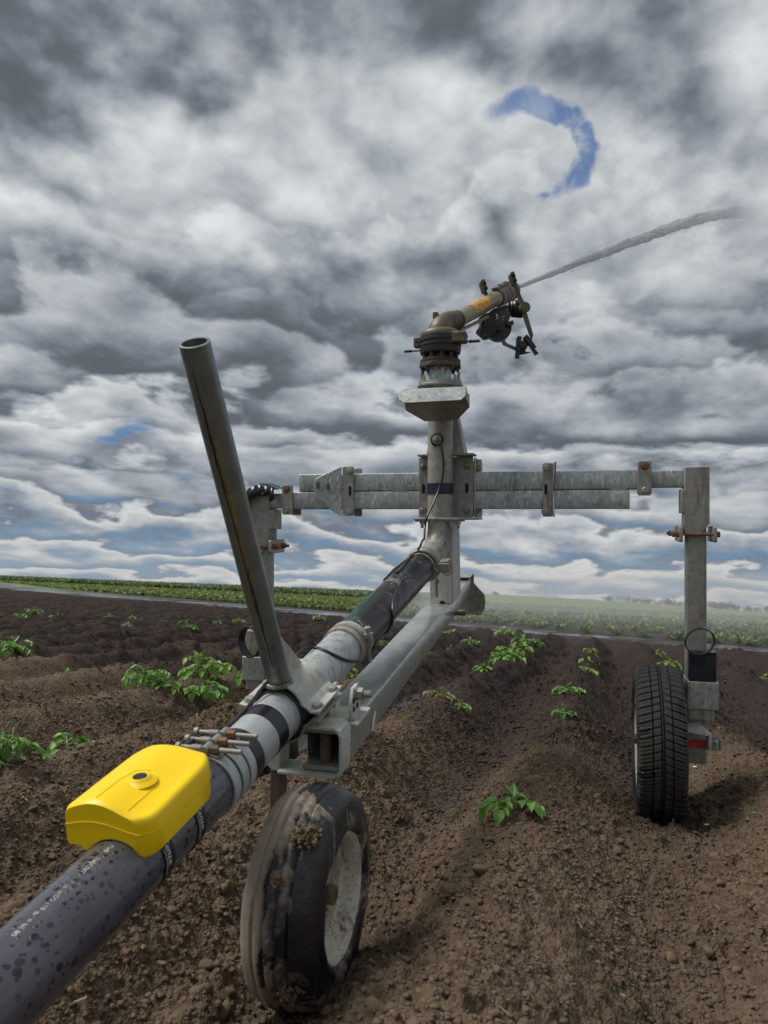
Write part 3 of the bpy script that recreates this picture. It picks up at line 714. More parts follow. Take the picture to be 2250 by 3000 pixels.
# slanted handle tube standing on the saddle
HB0 = at(817, 1992, 1.615); HT = at(569.5, 1004, 1.205)
mb = MB(); dv = (HT-HB0).normalized(); n = 36
r0, r1 = .0262, .0213
mb.lathe(HB0-dv*.02, dv, [(0, r0), ((HT-HB0).length+.02, r0), ((HT-HB0).length+.0205, r1), (.02, r1), (0, r1)], n, closed=True); mb.obj('handle_tube', 'tube', CART, smooth=30)
mb = MB(); g0 = HB0+dv*.17; mb.prism([g0+V((.0, .02, 0)), farp(SY1-.012)+hF*.075, farp(SY1-.03)+hF*.070, HB0+V((0, .02, -.0))], R_*.005); mb.obj('gusset_plate', 'plate', CART, bevel=.001)
mb = MB(); rr = random.Random(9)
for i in range(30):
    a = 2*math.pi*i/30; u_ = R_; w_ = F_
    q = HB0+(u_*math.cos(a)+w_*math.sin(a))*.0285; q.z = HB0.z-.006+.004*math.sin(a); bm = bmesh.new(); bmesh.ops.create_icosphere(bm, subdivisions=1, radius=.0055*rr.uniform(.8, 1.3))
    mb.add([q+v.co for v in bm.verts], [tuple(v.index for v in f.verts) for f in bm.faces]); bm.free()
mb.obj('weld_bead', 'weld', CART)
# dark runs of dirt down the tube; the ochre strip paints a yellow reflection
tl_ = (HT-HB0).length; uA = (V((-1, 0, 0))-dv*(-dv.x)).normalized(); wA = dv.cross(uA); 
vdir = (-(HB0+HT)*.5); vdir = (vdir-dv*vdir.dot(dv)).normalized(); sdir = dv.cross(vdir)
def tube_strip(name, l0, l1, a0, a1, wid, mat, seed):
    r2 = random.Random(seed); mb = MB(); vs = []; n_ = 26
    for i in range(n_+1):
        q = i/n_; a = a0+(a1-a0)*q+r2.uniform(-.03, .03); ww = wid*math.sin(math.pi*min(1, max(0, q*.96+.02)))*r2.uniform(.7, 1.2); p = HB0+dv*(l0+(l1-l0)*q)
        for k in (-1, 0, 1): vs.append(p+(vdir*math.cos(a+k*ww)+sdir*math.sin(a+k*ww))*(r0+.0006))
    mb.add(vs, [(3*i+k, 3*i+k+1, 3*i+k+4, 3*i+k+3) for i in range(n_) for k in (0, 1)]); mb.obj(name, mat, CART)
sg = 1 if sdir.x < 0 else -1
tube_strip('rust_run', .06, .48, sg*.22, sg*.42, .13, 'darkrun', 4); tube_strip('rust_run', .38, .74, sg*.42, sg*.55, .10, 'darkrun', 5); tube_strip('reflection_strip', .30, .60, sg*.26, sg*.30, .07, 'ochre', 6)
# steel hook plates on the cross bar
# left: wide plate with two holes, standing off the bar
mb = MB(); so = CF-.037
def bolt_bar(u0, u1, v0, v1, name='clamp_plate', off=so, th=.009, mat='galv_dirty'):
    s0, s1 = s_at(u0, off-th), s_at(u1, off-th); d = (on((s0+s1)/2, off)).y
    rp = rrect(on((s0+s1)/2, off-th, (zt(v0, d)+zt(v1, d))/2), abs(s1-s0)/2, abs(zt(v0, d)-zt(v1, d))/2, .008, R_, KU)
    mb = MB(); mb.prism(rp, F_*th); return mb.obj(name, mat, CART, bevel=.0015)
def bb_bolt(u, v, off=so-.009, mat='bolt'):
    p = on(s_at(u, off), off, 0); p.z = zt(v, p.y); mb = MB(); mb.bolt(p, -F_, .0125, .010); mb.obj('bolt', mat, CART)
def slot(u, v, off=so-.0105, w=.0055, h=.020):
    p = on(s_at(u, off), off, 0); p.z = zt(v, p.y); mb = MB(); mb.prism(rrect(p, w, h, min(w, h)*.98, R_, KU, 4), F_*.004); mb.obj('slot', 'hole', CART)
bolt_bar(1003, 1036, 1367, 1511); bb_bolt(1024, 1379); bb_bolt(1025, 1498); slot(1025, 1438)
mb = MB(); a_ = on(s_at(1003, so), so-.009, 0); d_ = a_.y
base = [a_+KU*zt(1367, d_), a_+KU*zt(1511, d_)]
nd = (-R_*.62-F_*.20)*1.0
mb2 = [base[0], base[1], base[1]+nd*.045+KU*.012, base[1]+nd*.17+KU*.082, base[1]+nd*.178+KU*.105, base[0]+nd*.178-KU*.062, base[0]+nd*.160-KU*.048]
mb.prism(mb2, (F_*.62-R_*.20)*.010); ear = mb.obj('tow_ear', 'galv', CART, bevel=.0015)
hn_ = (F_*.62-R_*.20).normalized()
for k_, dz in ((.085, -.115+.018), (.150, -.115+.024)):
    mb = MB(); q = base[0]+nd*k_+KU*(dz+.012)
    mb.loft([[q-hn_*.0012+nd.normalized()*(math.cos(a)*.0085)+KU*(math.sin(a)*.0165) for a in [2*math.pi*i/20 for i in range(20)]], [q+hn_*.0005+nd.normalized()*(math.cos(a)*.0085)+KU*(math.sin(a)*.0165) for a in [2*math.pi*i/20 for i in range(20)]]]); mb.obj('bolt_hole', 'strapgrey', CART)
bolt_bar(1037, 1060, 1372, 1513, off=CF+.046, th=.008)
# right hook plate
bolt_bar(1590, 1620, 1357, 1514); bb_bolt(1601, 1370); bb_bolt(1598, 1498); slot(1599, 1434)
mb = MB(); a_ = on(s_at(1619, so), so-.009, 0); d_ = a_.y
nd2 = -F_*.08+R_*.012
mb.prism([a_+KU*zt(1357, d_), a_+KU*zt(1514, d_), a_+KU*zt(1514, d_)+nd2*.4, a_+KU*zt(1440, d_)+nd2*.05, a_+KU*zt(1357, d_)+nd2*1.0], R_*.006); mb.obj('tow_ear', 'galv', CART, bevel=.001)
# small clamps at the arm ends
bolt_bar(826, 857, 1421, 1508); bb_bolt(840, 1433, mat='rust'); bb_bolt(840, 1495)
bolt_bar(1868, 1909, 1351, 1452); bb_bolt(1889, 1365, mat='rust'); bb_bolt(1889, 1436)
bolt_bar(852, 881, 1488, 1509, off=CF+.05, th=.01); bolt_bar(1867, 1908, 1356, 1450, off=CF+.05, th=.01)
bolt_bar(1400, 1412, 1366, 1512, off=CF+.06, th=.008)
# ================================================================== hoses, gun, sensor, cable
# near black pipe
HOSE = thing('irrigation_pipe', nearp(.9), 'thick black plastic water pipe coming in from the lower left under the yellow box', 'pipe')
mb = MB(); ys = [.22, .4, .6, .8, 1.0, 1.2, 1.36, 1.44]
mb.tube([nearp(y) for y in ys], .0545, 48); mb.obj('pipe_wall', 'pe', HOSE)
def text_on(mbt, txt, size, fn, shear=0.0, x0=0.0):
    """lay a line of lettering on a surface: fn(x, y) -> point, x along the reading direction"""
    cu = bpy.data.curves.new('lettering', 'FONT'); cu.body = txt; cu.size = size; cu.shear = shear; cu.resolution_u = 2; cu.fill_mode = 'BOTH'; cu.extrude = 0
    ob = bpy.data.objects.new('lettering', cu); COL.objects.link(ob); bpy.context.view_layer.update()
    me = bpy.data.meshes.new_from_object(ob.evaluated_get(bpy.context.evaluated_depsgraph_get()))
    bm = bmesh.new(); bm.from_mesh(me); bmesh.ops.triangulate(bm, faces=bm.faces)
    bmesh.ops.subdivide_edges(bm, edges=[e for e in bm.edges if e.calc_length() > size*.15], cuts=1)
    mbt.add([fn(v.co.x+x0, v.co.y) for v in bm.verts], [tuple(v.index for v in f.verts) for f in bm.faces]); bm.free()
    bpy.data.objects.remove(ob); bpy.data.curves.remove(cu); bpy.data.meshes.remove(me)
def pipe_pt(y, ang, r): return nearp(y)+wN*(r*math.sin(ang))+hN*(r*math.cos(ang))   # ang 0 on top, + to the right
# faded print line
PA = .16
for txt, y, s in (('SPECIAL', 1.022, .0105), ('= =', .962, .013), ('CO 110', .944, .0095), ('=', .912, .015), ('= PE 80', .898, .0100), ('EN 16', .842, .0105), ('UNI', 1.052, .0105)):
    mb = MB(); text_on(mb, txt, s, lambda x, yy, y=y: pipe_pt(y-x*.93, PA-yy/.0548, .0549)); mb.obj('print_line', 'print', HOSE)
# steel pipe length
PIPE = thing('steel_pipe', farp(1.66), 'pale galvanized pipe length clamped under the slanted handle tube', 'pipe')
pp = [nearp(1.40), nearp(1.45), BQ]+[farp(y) for y in (1.54, 1.62, 1.74, 1.86, 1.985)]
mb = MB(); mb.tube(pp, .0535, 44); mb.obj('pipe_wall', 'alu', PIPE)
mb = MB(); mb.lathe(nearp(1.405), eN, [(0, .0545), (0, .0575), (.034, .0570), (.036, .0545)], 40, closed=True); mb.obj('rubber_sleeve', 'black', PIPE)
def bandpos(y): return nearp(y)
for i, y in enumerate((1.325, 1.357, 1.388)):
    mb = MB(); mb.lathe(nearp(y), eN, [(-.012, .0548), (-.0125, .0585), (-.009, .0597), (.009, .0597), (.0125, .0585), (.012, .0548)], 48, closed=True); bd = mb.obj('hose_clamp', 'alu', PIPE)
    # bridge plate, lugs, bolt
    q = nearp(y); top = q+hN*.066
    for sd, a0 in ((-1, -.62), (1, .0)):
        mb = MB(); p = q+wN*(math.sin(a0)*.068)+hN*(math.cos(a0)*.068); mb.tube([p-eN*.0125, p+eN*.0125], .0085, 14)
        p2 = q+wN*(math.sin(a0+sd*.22)*.0612)+hN*(math.cos(a0+sd*.22)*.0612); mb.prism(rrect(p2, .017, .0105, .009, wN*math.cos(a0+sd*.3)-hN*math.sin(a0+sd*.3), eN, 5), (wN*math.sin(a0+sd*.2)+hN*math.cos(a0+sd*.2))*.0022); mb.obj('clamp_lug', 'rod', bd, smooth=40)
    ax = (wN+hN*.035).normalized(); s0 = q+hN*.0675
    mb = MB(); mb.cyl(s0-wN*.052, s0+wN*.068, .0046, 12); mb.lathe(s0-wN*.052, -ax, [(0, .0085), (.008, .0085), (.009, .007)], 12); mb.lathe(s0-wN*.03, ax, [(0, .0062), (.02, .0062)], 10); mb.obj('clamp_bolt', 'rod', bd)
    mb = MB(); mb.lathe(s0+wN*.008, ax, [(0, .0085), (.016, .0085)], 6); mb.obj('clamp_nut', 'rust' if i else 'mudsteel', bd)
# tape round the steel pipe
mb = MB(); mb.lathe(farp(1.515), eF, [(0, .0536), (0, .0546), (.042, .0547), (.042, .0536)], 44, closed=True); mb.obj('tape_wrap', 'tape', PIPE)
mb = MB(); mb.lathe(farp(1.955), eF, [(0, .053), (.003, .059), (.02, .060), (.022, .0555), (.03, .0555), (.032, .060), (.046, .060), (.05, .054)], 40); mb.obj('end_collar', 'galv_dirty', PIPE)
# upper hose
UH = thing('irrigation_hose', farp(2.3), 'wet black rubber hose rising from the steel pipe to the riser elbow', 'hose')
q0 = farp(1.985); 
mb = MB(); mb.tube([q0, farp(2.2), farp(2.45), CP-EP*.08, CP-EP*.03], [.0545, .0545, .0545, .0535, .053], 40); mb.obj('hose_wall', 'hose', UH)
mb = MB(); mb.lathe(farp(1.99), eF, [(0, .0545), (0, .0585), (.004, .0595), (.022, .0595), (.026, .0585), (.026, .0545)], 44, closed=True); hc = mb.obj('hose_clamp', 'alu', UH)
mb = MB(); q = farp(2.0)+wF*.060+hF*.026
mb.lathe(q+hF*.012, hF, [(0, .0095), (.011, .0095), (.012, .0075)], 6); mb.cyl(q+hF*.012, q-hF*.075, .0055, 10); mb.box(q, .012, .011, .005, (wF, eF, hF)); mb.box(q-hF*.025, .012, .011, .005, (wF, eF, hF)); mb.box(q-hF*.012+wF*.008, .004, .010, .012, (wF, eF, hF)); mb.obj('clamp_bolt', 'bolt', hc)
# green net thread lying in the print on the hose top
mb = MB(); 
def far_pt(y, a, r): return farp(y)+wF*(r*math.sin(a))+hF*(r*math.cos(a))
rr = random.Random(2)
for k in range(2):
    mb.tube([far_pt(2.035+.05*i, -.10+.12*k-.05*i-.02*k*i, .0553) for i in range(6)], .0007, 4)
for i in range(4):
    y = 2.04+.05*i; mb.tube([far_pt(y, -.45, .0553), far_pt(y+.015, -.2, .0553), far_pt(y-.005, .0-.05*i, .0553)], .0005, 4)
mb.obj('net_thread', 'green', UH)
mb = MB(); 
def wrap(mb, y, dy, a0, a1, w, r): 
    vs = []; n_ = 14
    for i in range(n_+1):
        a = a0+(a1-a0)*i/n_; yy = y+dy*i/n_
        vs += [far_pt(yy-w/2, a, r), far_pt(yy+w/2, a, r)]
    mb.add(vs, [(2*i, 2*i+1, 2*i+3, 2*i+2) for i in range(n_)])
wrap(mb, 2.40, -.03, -1.3, .5, .028, .0552); wrap(mb, 2.40, -.14, .2, 1.5, .02, .0555); mb.obj('tape_wrap', 'strapgrey', UH)
# ---- sensor
SEN = thing('flow_sensor', nearp(1.15)+hN*.05, 'bright yellow plastic sensor box with a round button strapped on top of the black pipe', 'sensor')
def sp(w, y, h): return nearp(y)+wN*w+hN*h
def topf(w, q): return .1000+.0105*math.cos((w+.030)*math.pi/.082)*(1-.55*q)+.002*q
def botf(w): 
    k = max(0, 1-((w+.014)/.046)**2); return max(.0335+.010*(k > 0)*0, math.sqrt(max(0, .0575**2-w*w))-.0015) if abs(w+.008) < .044 else (.0400 if w < 0 else .0300)
Y0, Y1 = 1.062, 1.268
def section(q, tl, n=36):
    """closed outline at length fraction q; tl trims the corners"""
    y = Y0+(Y1-Y0)*q
    wl, wr = -.083+tl*.9, .060-tl*.8
    return y, wl, wr
mb = MB(); rings = []; W_ = 34
qs = [0, .012, .03, .05, .08, .13, .2, .35, .5, .65, .78, .86, .92, .96, .985, 1.0]
for q in qs:
    tl = 0
    if q > .72: tl = .034*((q-.72)/.28)**2.2
    if q < .035: tl += .004*(1-q/.035)
    dz = .004*(1-q/.035) if q < .035 else (.010*((q-.9)/.1)**2 if q > .9 else 0)
    y, wl, wr = section(q, tl); wr -= .018*max(0, 1-q/.13)**2.2; ring = []
    for i in range(W_+1):
        f_ = i/W_; w = wl+(wr-wl)*f_; edge = min(f_, 1-f_)*(wr-wl); rd = .011
        drop = (rd-math.sqrt(max(0, rd*rd-(rd-min(edge, rd))**2)))*.8
        ring.append(sp(w, y, topf(w, q)-drop-dz))
    for i in range(W_+1):
        f_ = 1-i/W_; w = wl+(wr-wl)*f_
        edge = min(f_, 1-f_)*(wr-wl); rd = .006; up_ = (rd-math.sqrt(max(0, rd*rd-(rd-min(edge, rd))**2)))*.8
        ring.append(sp(w, y, botf(w)+up_))
    rings.append(ring)
mb.loft(rings); mb.obj('housing', 'yellow', SEN, smooth=42)
# parting line: thin lip round the housing
mb = MB(); lip = []
path = []
def lipf(w): return (topf(w, 0)+botf(w) if False else topf(w, 0)*.58+.035*.42)
for q in (.02, .05, .1, .16, .3, .5, .72, .8, .86, .92, .97, 1.0):
    tl = .034*((q-.72)/.28)**2.2 if q > .72 else 0
    y, wl, wr = section(q, tl); path.append((wr-.018*max(0, 1-q/.13)**2.2+.0006, y, lipf(wr)-.012*0))
fr = [(-.0786+.1206*i/24, Y0-.0005, lipf(-.0786+.1206*i/24)) for i in range(25)]
mb.tube([sp(*p) for p in fr]+[sp(*p) for p in path], .0007, 6); mb.obj('seam', 'yellow', SEN)
bq_w, bq_y = -.006, 1.140
tq = (bq_y-Y0)/(Y1-Y0)
def tp(w, y, e=0.0): return sp(w, y, topf(w, (y-Y0)/(Y1-Y0))+e)
bc = tp(bq_w, bq_y, -.003)
mb = MB(); mb.lathe(bc, hN, [(0, .026), (.0035, .0205), (.0062, .0155), (.0085, .0142), (.0090, .0128), (.0080, .0115), (.0080, .002)], 36); mb.obj('button_ring', 'yellow', SEN, smooth=60)
mb = MB(); mb.lathe(bc+hN*.0075, hN, [(0, .0112), (.0012, .0108), (.0014, .006)], 28); mb.obj('button', 'black', SEN)
mb = MB(); pr = [tp(bq_w+.026, bq_y-.068, .0003), tp(bq_w+.027, bq_y-.01, .0003), tp(bq_w+.019, bq_y+.018, .0003), tp(bq_w, bq_y+.029, .0003), tp(bq_w-.019, bq_y+.018, .0003), tp(bq_w-.027, bq_y-.01, .0003), tp(bq_w-.026, bq_y-.068, .0003)]
mb.tube(pr, .0008, 6); mb.obj('label_edge', 'yellow', SEN)
# straps with white lettering
for y, txt, xo in ((1.112, 'Sense:', .0), (1.205, 'Sense:', .0)):
    mb = MB(); mb.lathe(nearp(y)-eN*.013, eN, [(0, .0546), (0, .0562), (.027, .0562), (.027, .0546)], 48, closed=True); sb = mb.obj('strap', 'strap', SEN)
    mb = MB()
    text_on(mb, txt, .0165, lambda x, yy, y=y: pipe_pt(y-.0045+yy*.95, .98+x/.0565, .0565), shear=.35)
    mb.tube([pipe_pt(y-.0085, .98+(.012+i*.004)/.0565, .0566) for i in range(11)], .0004, 4); mb.obj('lettering', 'white', sb)
# ---- control cable
cab = [(1286, 1289, 2.83), (1291, 1300, 2.80), (1299, 1345, 2.81), (1298, 1390, 2.82), (1287, 1430, 2.825), (1272, 1470, 2.80), (1251, 1515, 2.76), (1245, 1545, 2.77), (1243, 1578, 2.69), (1238, 1583, 2.66), (1231, 1600, 2.62), (1221, 1614, 2.60), (1202, 1632, 2.55), (1175, 1668, 2.50), (1155, 1682, 2.47), (1170, 1695, 2.44), (1174, 1710, 2.43), (1165, 1726, 2.42), (1152, 1755, 2.38), (1150, 1790, 2.33), (1148, 1825, 2.28), (1130, 1856, 2.22), (1103, 1882, 2.13), (1093, 1905, 2.08), (1088, 1930, 2.03), (1081, 1939, 2.02), (1060, 1938, 2.0), (1030, 1937, 1.95), (1003, 1930, 1.90), (975, 1917, 1.885), (948, 1904, 1.86), (921, 1897, 1.835), (900, 1899, 1.82), (882, 1907, 1.81), (867, 1920, 1.79), (840, 1950, 1.735), (808, 1978, 1.69), (787, 1994, 1.61), (765, 2020, 1.585), (735, 2060, 1.555), (708, 2091, 1.53), (690, 2108, 1.50), (672, 2124, 1.475), (645, 2135, 1.44), (605, 2148, 1.40), (570, 2166, 1.36), (540, 2187, 1.33), (500, 2222, 1.28), (470, 2250, 1.22)]
mb = MB()
def catmull(P, n=5):
    o = []
    for i in range(len(P)-1):
        p0, p1, p2, p3 = P[max(i-1, 0)], P[i], P[i+1], P[min(i+2, len(P)-1)]
        for k in range(n):
            t_ = k/n; o.append(.5*((2*p1)+(p2-p0)*t_+(2*p0-5*p1+4*p2-p3)*t_*t_+(3*p1-p0-3*p2+p3)*t_**3))
    return o+[P[-1]]
def on_pipe(u, v, d):
    ray = at(u, v, 1); segs = [(nearp(.8), BQ), (BQ, farp(2.6)), (farp(2.6), CP)]; rad = .0585 if 1.6 < d < 1.75 else .0575
    if d > 2.62: return at(u, v, d)
    y = 1.0; 
    while y < d+.12:
        p = ray*y
        for a, b in segs:
            e = b-a; k = max(0, min(1, (p-a).dot(e)/e.dot(e)))
            if (p-a-e*k).length < rad: return p
        y += .004
    return ray*d
mb.tube(catmull([on_pipe(*p) for p in cab]), .0040, 8)
cb = mb.obj('control_cable', 'cable'); tag(cb, 'thin black cable running from the riser down along the hose to the yellow box', 'cable')
# ---- black plastic film on the left corner
mb = MB(); rr = random.Random(12)
cx0, cz0 = on(sLL-.02, CF, 0), 0
grid = []
prof = [(-.075, -.135), (-.082, -.09), (-.078, -.04), (-.066, .0), (-.040, .028), (.0, .042), (.035, .040), (.065, .028), (.085, .018)]
for j in range(8):
    f_ = -.075+.15*j/7; row = []
    for i, (a, z) in enumerate(prof):
        row.append(on(sLL+a+rr.uniform(-.006, .006), CF+f_, zt(1431, 3.11)-.018+z+rr.uniform(-.007, .007)-.02*abs(j-3.5)/3.5*(.5 if i < 8 else 0)))
    grid.append(row)
o_ = [p for r in grid for p in r]; n_ = len(prof)
mb.add(o_, [(j*n_+i, j*n_+i+1, (j+1)*n_+i+1, (j+1)*n_+i) for j in range(7) for i in range(n_-1)])
for i in range(n_-1):
    p, q = grid[0][i], grid[0][i+1]; dwn = .035+.03*rr.random()
    mb.add([p, q, q-KU*dwn*rr.uniform(.6, 1)-F_*.004, p-KU*dwn-F_*.004], [(0, 1, 2, 3)])
mb.add([grid[3][-1], grid[3][-1]+R_*.035+KU*.006, grid[4][-1]+R_*.02-KU*.01], [(0, 1, 2)]); mb.add([grid[2][-1], grid[2][-1]+R_*.025-KU*.012, grid[3][-1]+R_*.01], [(0, 1, 2)])
o = mb.obj('plastic_film', 'rag', smooth=60); sd_ = o.modifiers.new('s', 'SOLIDIFY'); sd_.thickness = .0015
tag(o, 'crumpled black plastic film taped over the left top corner of the cart', 'plastic film')
# ================================================================== rain gun
GUN = thing('rain_gun', T0+KU*zt(1084), 'bronze brown big-volume sprinkler gun on top of the riser, spraying to the right', 'sprinkler gun')
gz_ = lambda v: T0+KU*zt(v)
mb = MB(); mb.lathe(gz_(1140), KU, [(0, .0445), (zt(1076)-zt(1140), .0445)], 28); mb.obj('neck', 'galv', GUN)
mb = MB(); a0 = .25; oct_ = [T0+KU*zt(1079)+V((math.cos(a0+math.pi*k/4), math.sin(a0+math.pi*k/4), 0))*.086 for k in range(8)]; mb.prism(oct_, KU*.015)
for k in range(8):
    p = T0+KU*zt(1079)+V((math.cos(a0+math.pi*k/4+.39), math.sin(a0+math.pi*k/4+.39), 0))*.068; mb.lathe(p, -KU, [(0, .010), (.008, .010)], 6); mb.lathe(p, -KU, [(.007, .006), (.016, .006)], 8)
mb.obj('bottom_flange', 'ironbrown', GUN, bevel=.0015)
mb = MB(); mb.lathe(gz_(1068), KU, [(0, .079), (.014, .080), (.018, .074), (.022, .066), (.022, .03)], 32); mb.lathe(gz_(1042), KU, [(0, .03), (0, .066), (.006, .078), (.014, .081), (.018, .081)], 32)
mb.cyl(gz_(1058), gz_(1030), .05, 24)
for k in range(10):
    a = .3+2*math.pi*k/10; p = T0+V((math.cos(a), math.sin(a), 0))*.064; mb.cyl(p+KU*zt(1056), p+KU*zt(1036), .0085, 8)
mb.obj('bearing_housing', 'iron', GUN)
mb = MB(); pr = []
zz0, zz1 = zt(1030), zt(988)
pr = [(0, .05), (0, .081), (.008, .0825), (.010, .078), (.016, .078), (.018, .0825), (.026, .0828), (.028, .079), (.034, .079), (.036, .083), (.044, .0835), (.046, .080), (.054, .0805), (zz1-zz0, .0805), (zz1-zz0, .04)]
mb.lathe(gz_(1030), KU, pr, 36); mb.obj('rubber_boot', 'iron', GUN)
mb = MB(); mb.lathe(gz_(993), KU, [(0, .06), (0, .080), (.012, .0805), (.022, .078), (.030, .070), (.034, .058), (.036, .03)], 36)
mb.box(T0+KU*zt(998)+R_*.078-F_*.03, .030, .030, .020); mb.box(T0+KU*zt(990)+R_*.088-F_*.03, .022, .032, .007); mb.box(T0+KU*zt(1003)-R_*.088-F_*.01, .014, .020, .018)
mb.obj('cap', 'gun', GUN, bevel=.003)
mb = MB(); q = T0+KU*zt(1009)+R_*.06-F_*.02; mb.tube([q, q+R_*.055, q+R_*.06, q+R_*.098], [.003, .003, .0058, .0055], 8); mb.obj('stop_lever', 'black', GUN); mb = MB(); q = T0+KU*zt(1029)-R_*.06-F_*.03; mb.tube([q, q-R_*.045, q-R_*.05, q-R_*.078], [.003, .003, .0052, .005], 8); mb.obj('stop_lever', 'black', GUN)
for q, n_ in ((T0+KU*zt(978)+R_*.079-F_*.0615, 0), (T0+KU*zt(1003)-R_*.088-F_*.031, 1)):
    mb = MB(); mb.lathe(q, -F_, [(0, .004), (.0015, .004)], 12); mb.obj('bolt_hole', 'hole', GUN)
G_ = V((.443, .8, .407)).normalized(); GE = V((.2929, 2.97, .776))
gW = G_.cross(KU).normalized(); gH = gW.cross(G_)
e0 = T0+KU*zt(972); e1 = V((T0.x, T0.y, zt(944)+.0))
pts = [T0+KU*zt(980)]; ctr = GE-G_*.105
for i in range(0, 13):
    t_ = i/12; pts.append((T0+KU*zt(974))*(1-t_)**2+(T0+KU*(zt(974)+.050))*2*t_*(1-t_)+GE*t_*t_)
mb = MB(); mb.tube(pts, [.049]*3+[.046, .044, .042, .040]+[.038]*7, 28); mb.lathe(pts[-1]-G_*.012, G_, [(0, .036), (.002, .0405), (.018, .0405), (.02, .034)], 28); 
mb.box(pts[4]+KU*.045-R_*.022-F_*.0, .010, .012, .012); mb.obj('elbow', 'gun', GUN)
mb = MB(); mb.tube([GE-G_*.01, GE+G_*.56], [.0335, .0335], 28); br = mb.obj('barrel', 'gun_pale', GUN)
mb = MB(); n_ = 18
def bpt(s, a, r): return GE+G_*s+gW*(r*math.sin(a))+gH*(r*math.cos(a))
vs = []
for i in range(n_+1):
    a = -.5+2.2*i/n_; vs += [bpt(.148, a, .0339), bpt(.355, a+.05*math.sin(3*a), .0339)]
mb.add(vs, [(2*i, 2*i+1, 2*i+3, 2*i+2) for i in range(n_)])
mb.obj('sticker', 'sticker', br)
mb = MB()
mb.lathe(GE+G_*.505, G_, [(0, .034), (.004, .040), (.055, .0415), (.058, .0435), (.066, .0435), (.069, .0415), (.105, .042), (.108, .0445), (.122, .0445), (.124, .0415), (.185, .041), (.19, .045), (.205, .046), (.225, .046), (.245, .040), (.262, .030), (.262, .012)], 32)
for k, (s, a) in enumerate(((.56, .15), (.60, -.2), (.63, .1), (.67, -.1))): mb.cyl(bpt(s, a, .040), bpt(s, a, .053), .009, 6)
mb.prism([bpt(.50, -.35, .042), bpt(.50, .35, .042), bpt(.68, .35, .044), bpt(.68, -.35, .044)], gH*.009)
mb.obj('nozzle', 'gun', GUN, smooth=30)
# ---- drive arms and brake (built as plates and blocks at their real depth)
def uvprism(pts, d, th, mat, name, parent=GUN, bev=.0012):
    mb = MB(); mb.prism([at(u, v, d if len(r) == 0 else r[0]) for u, v, *r in pts], V((.02, 1, .02))*th); return mb.obj(name, mat, parent, bevel=bev)
def zuv(x, y): return 1350+x/6.636, 780+y/6.636
def zp(pts, d, th, mat, name, bev=.0012):
    return uvprism([(*zuv(x, y),) for x, y in pts], d, th, mat, name, bev=bev)
zp([(1020, 330), (1075, 320), (1195, 620), (1255, 720), (1278, 800), (1270, 880), (1295, 930), (1412, 1330), (1385, 1425), (1335, 1330), (1215, 985), (1165, 770), (1100, 590)], 3.30, .012, 'gun', 'drive_arm')
zp([(930, 180), (975, 105), (1035, 90), (1090, 270), (1062, 350), (1005, 372)], 3.285, .032, 'gun', 'arm_weight', .003)
zp([(358, 325), (400, 250), (465, 240), (525, 430), (490, 480), (440, 515), (415, 500)], 3.28, .032, 'gun', 'arm_weight', .003)
zp([(440, 505), (500, 470), (555, 580), (485, 610)], 3.30, .012, 'gun', 'lever_arm')
for x, y in ((462, 330), (495, 432), (1030, 180), (1062, 280)):
    p = at(*zuv(x, y), 3.277); mb = MB(); mb.lathe(p, V((0, -1, 0)), [(-.004, .0075), (.002, .0075)], 12); mb.obj('bolt_hole', 'hole', GUN)
mb = MB(); p = at(*zuv(1248, 800), 3.295); mb.lathe(p, V((.3, -1, 0)), [(-.02, .022), (.006, .024), (.008, .017), (.009, .006)], 24); mb.obj('arm_pivot', 'gun', GUN)
mb = MB(); p = at(*zuv(1080, 830), 3.36); mb.lathe(p-V((.035, .01, .0)), V((1, .1, -.05)), [(0, .012), (.0, .030), (.006, .036), (.012, .033), (.018, .039), (.06, .040), (.068, .034), (.075, .034), (.078, .01)], 28); mb.obj('pivot_boot', 'black', GUN)
# bucket / brake drum
mb = MB(); 
def drum(name, ol, d, th, mat): return zp(ol, d, th, mat, name, .004)
drum('bracket', [(350, 985), (450, 920), (600, 880), (690, 930), (735, 1010), (740, 1090), (640, 1150), (380, 1110)], 3.33, .05, 'iron')
drum('brake_housing', [(305, 1240), (345, 1190), (375, 1110), (380, 1050), (530, 990), (700, 1030), (780, 1070), (785, 1170), (700, 1250), (675, 1310), (600, 1370), (520, 1385), (470, 1395), (440, 1375), (370, 1310), (320, 1270)], 3.30, .055, 'iron')
ol = []
for i in range(26):
    a = math.radians(-25+230*i/25); ol.append((745+245*math.cos(a), 1195+245*math.sin(a)))
ol += [(540, 1100), (760, 1040), (930, 1130)]
drum('brake_drum', ol, 3.34, .05, 'black')
mb = MB(); 
for x in (395, 480, 560, 640): mb.tube([at(*zuv(x+20, 1060), 3.298), at(*zuv(x, 1200), 3.296), at(*zuv(x-25, 1330 if x > 400 else 1280), 3.298)], .004, 6)
mb.obj('rib', 'iron', GUN)
mb = MB(); p = at(*zuv(715, 1110), 3.30); mb.lathe(p, V((0, -1, 0)), [(-.02, .030), (.003, .031), (.004, .020), (.010, .012)], 24); mb.obj('drum_cap', 'iron', GUN)
mb = MB(); p = at(*zuv(465, 1345), 3.29); mb.lathe(p, V((0, -1, 0)), [(-.01, .007), (.006, .006)], 8); mb.obj('bolt', 'mudsteel', GUN)
zp([(680, 950), (725, 940), (735, 1030), (690, 1040)], 3.29, .012, 'galv_dirty', 'link_plate')
zp([(735, 870), (850, 860), (930, 820), (985, 960), (940, 1000), (945, 1050), (880, 1075), (860, 1030), (860, 985), (740, 1020)], 3.33, .04, 'ironbrown', 'carriage')
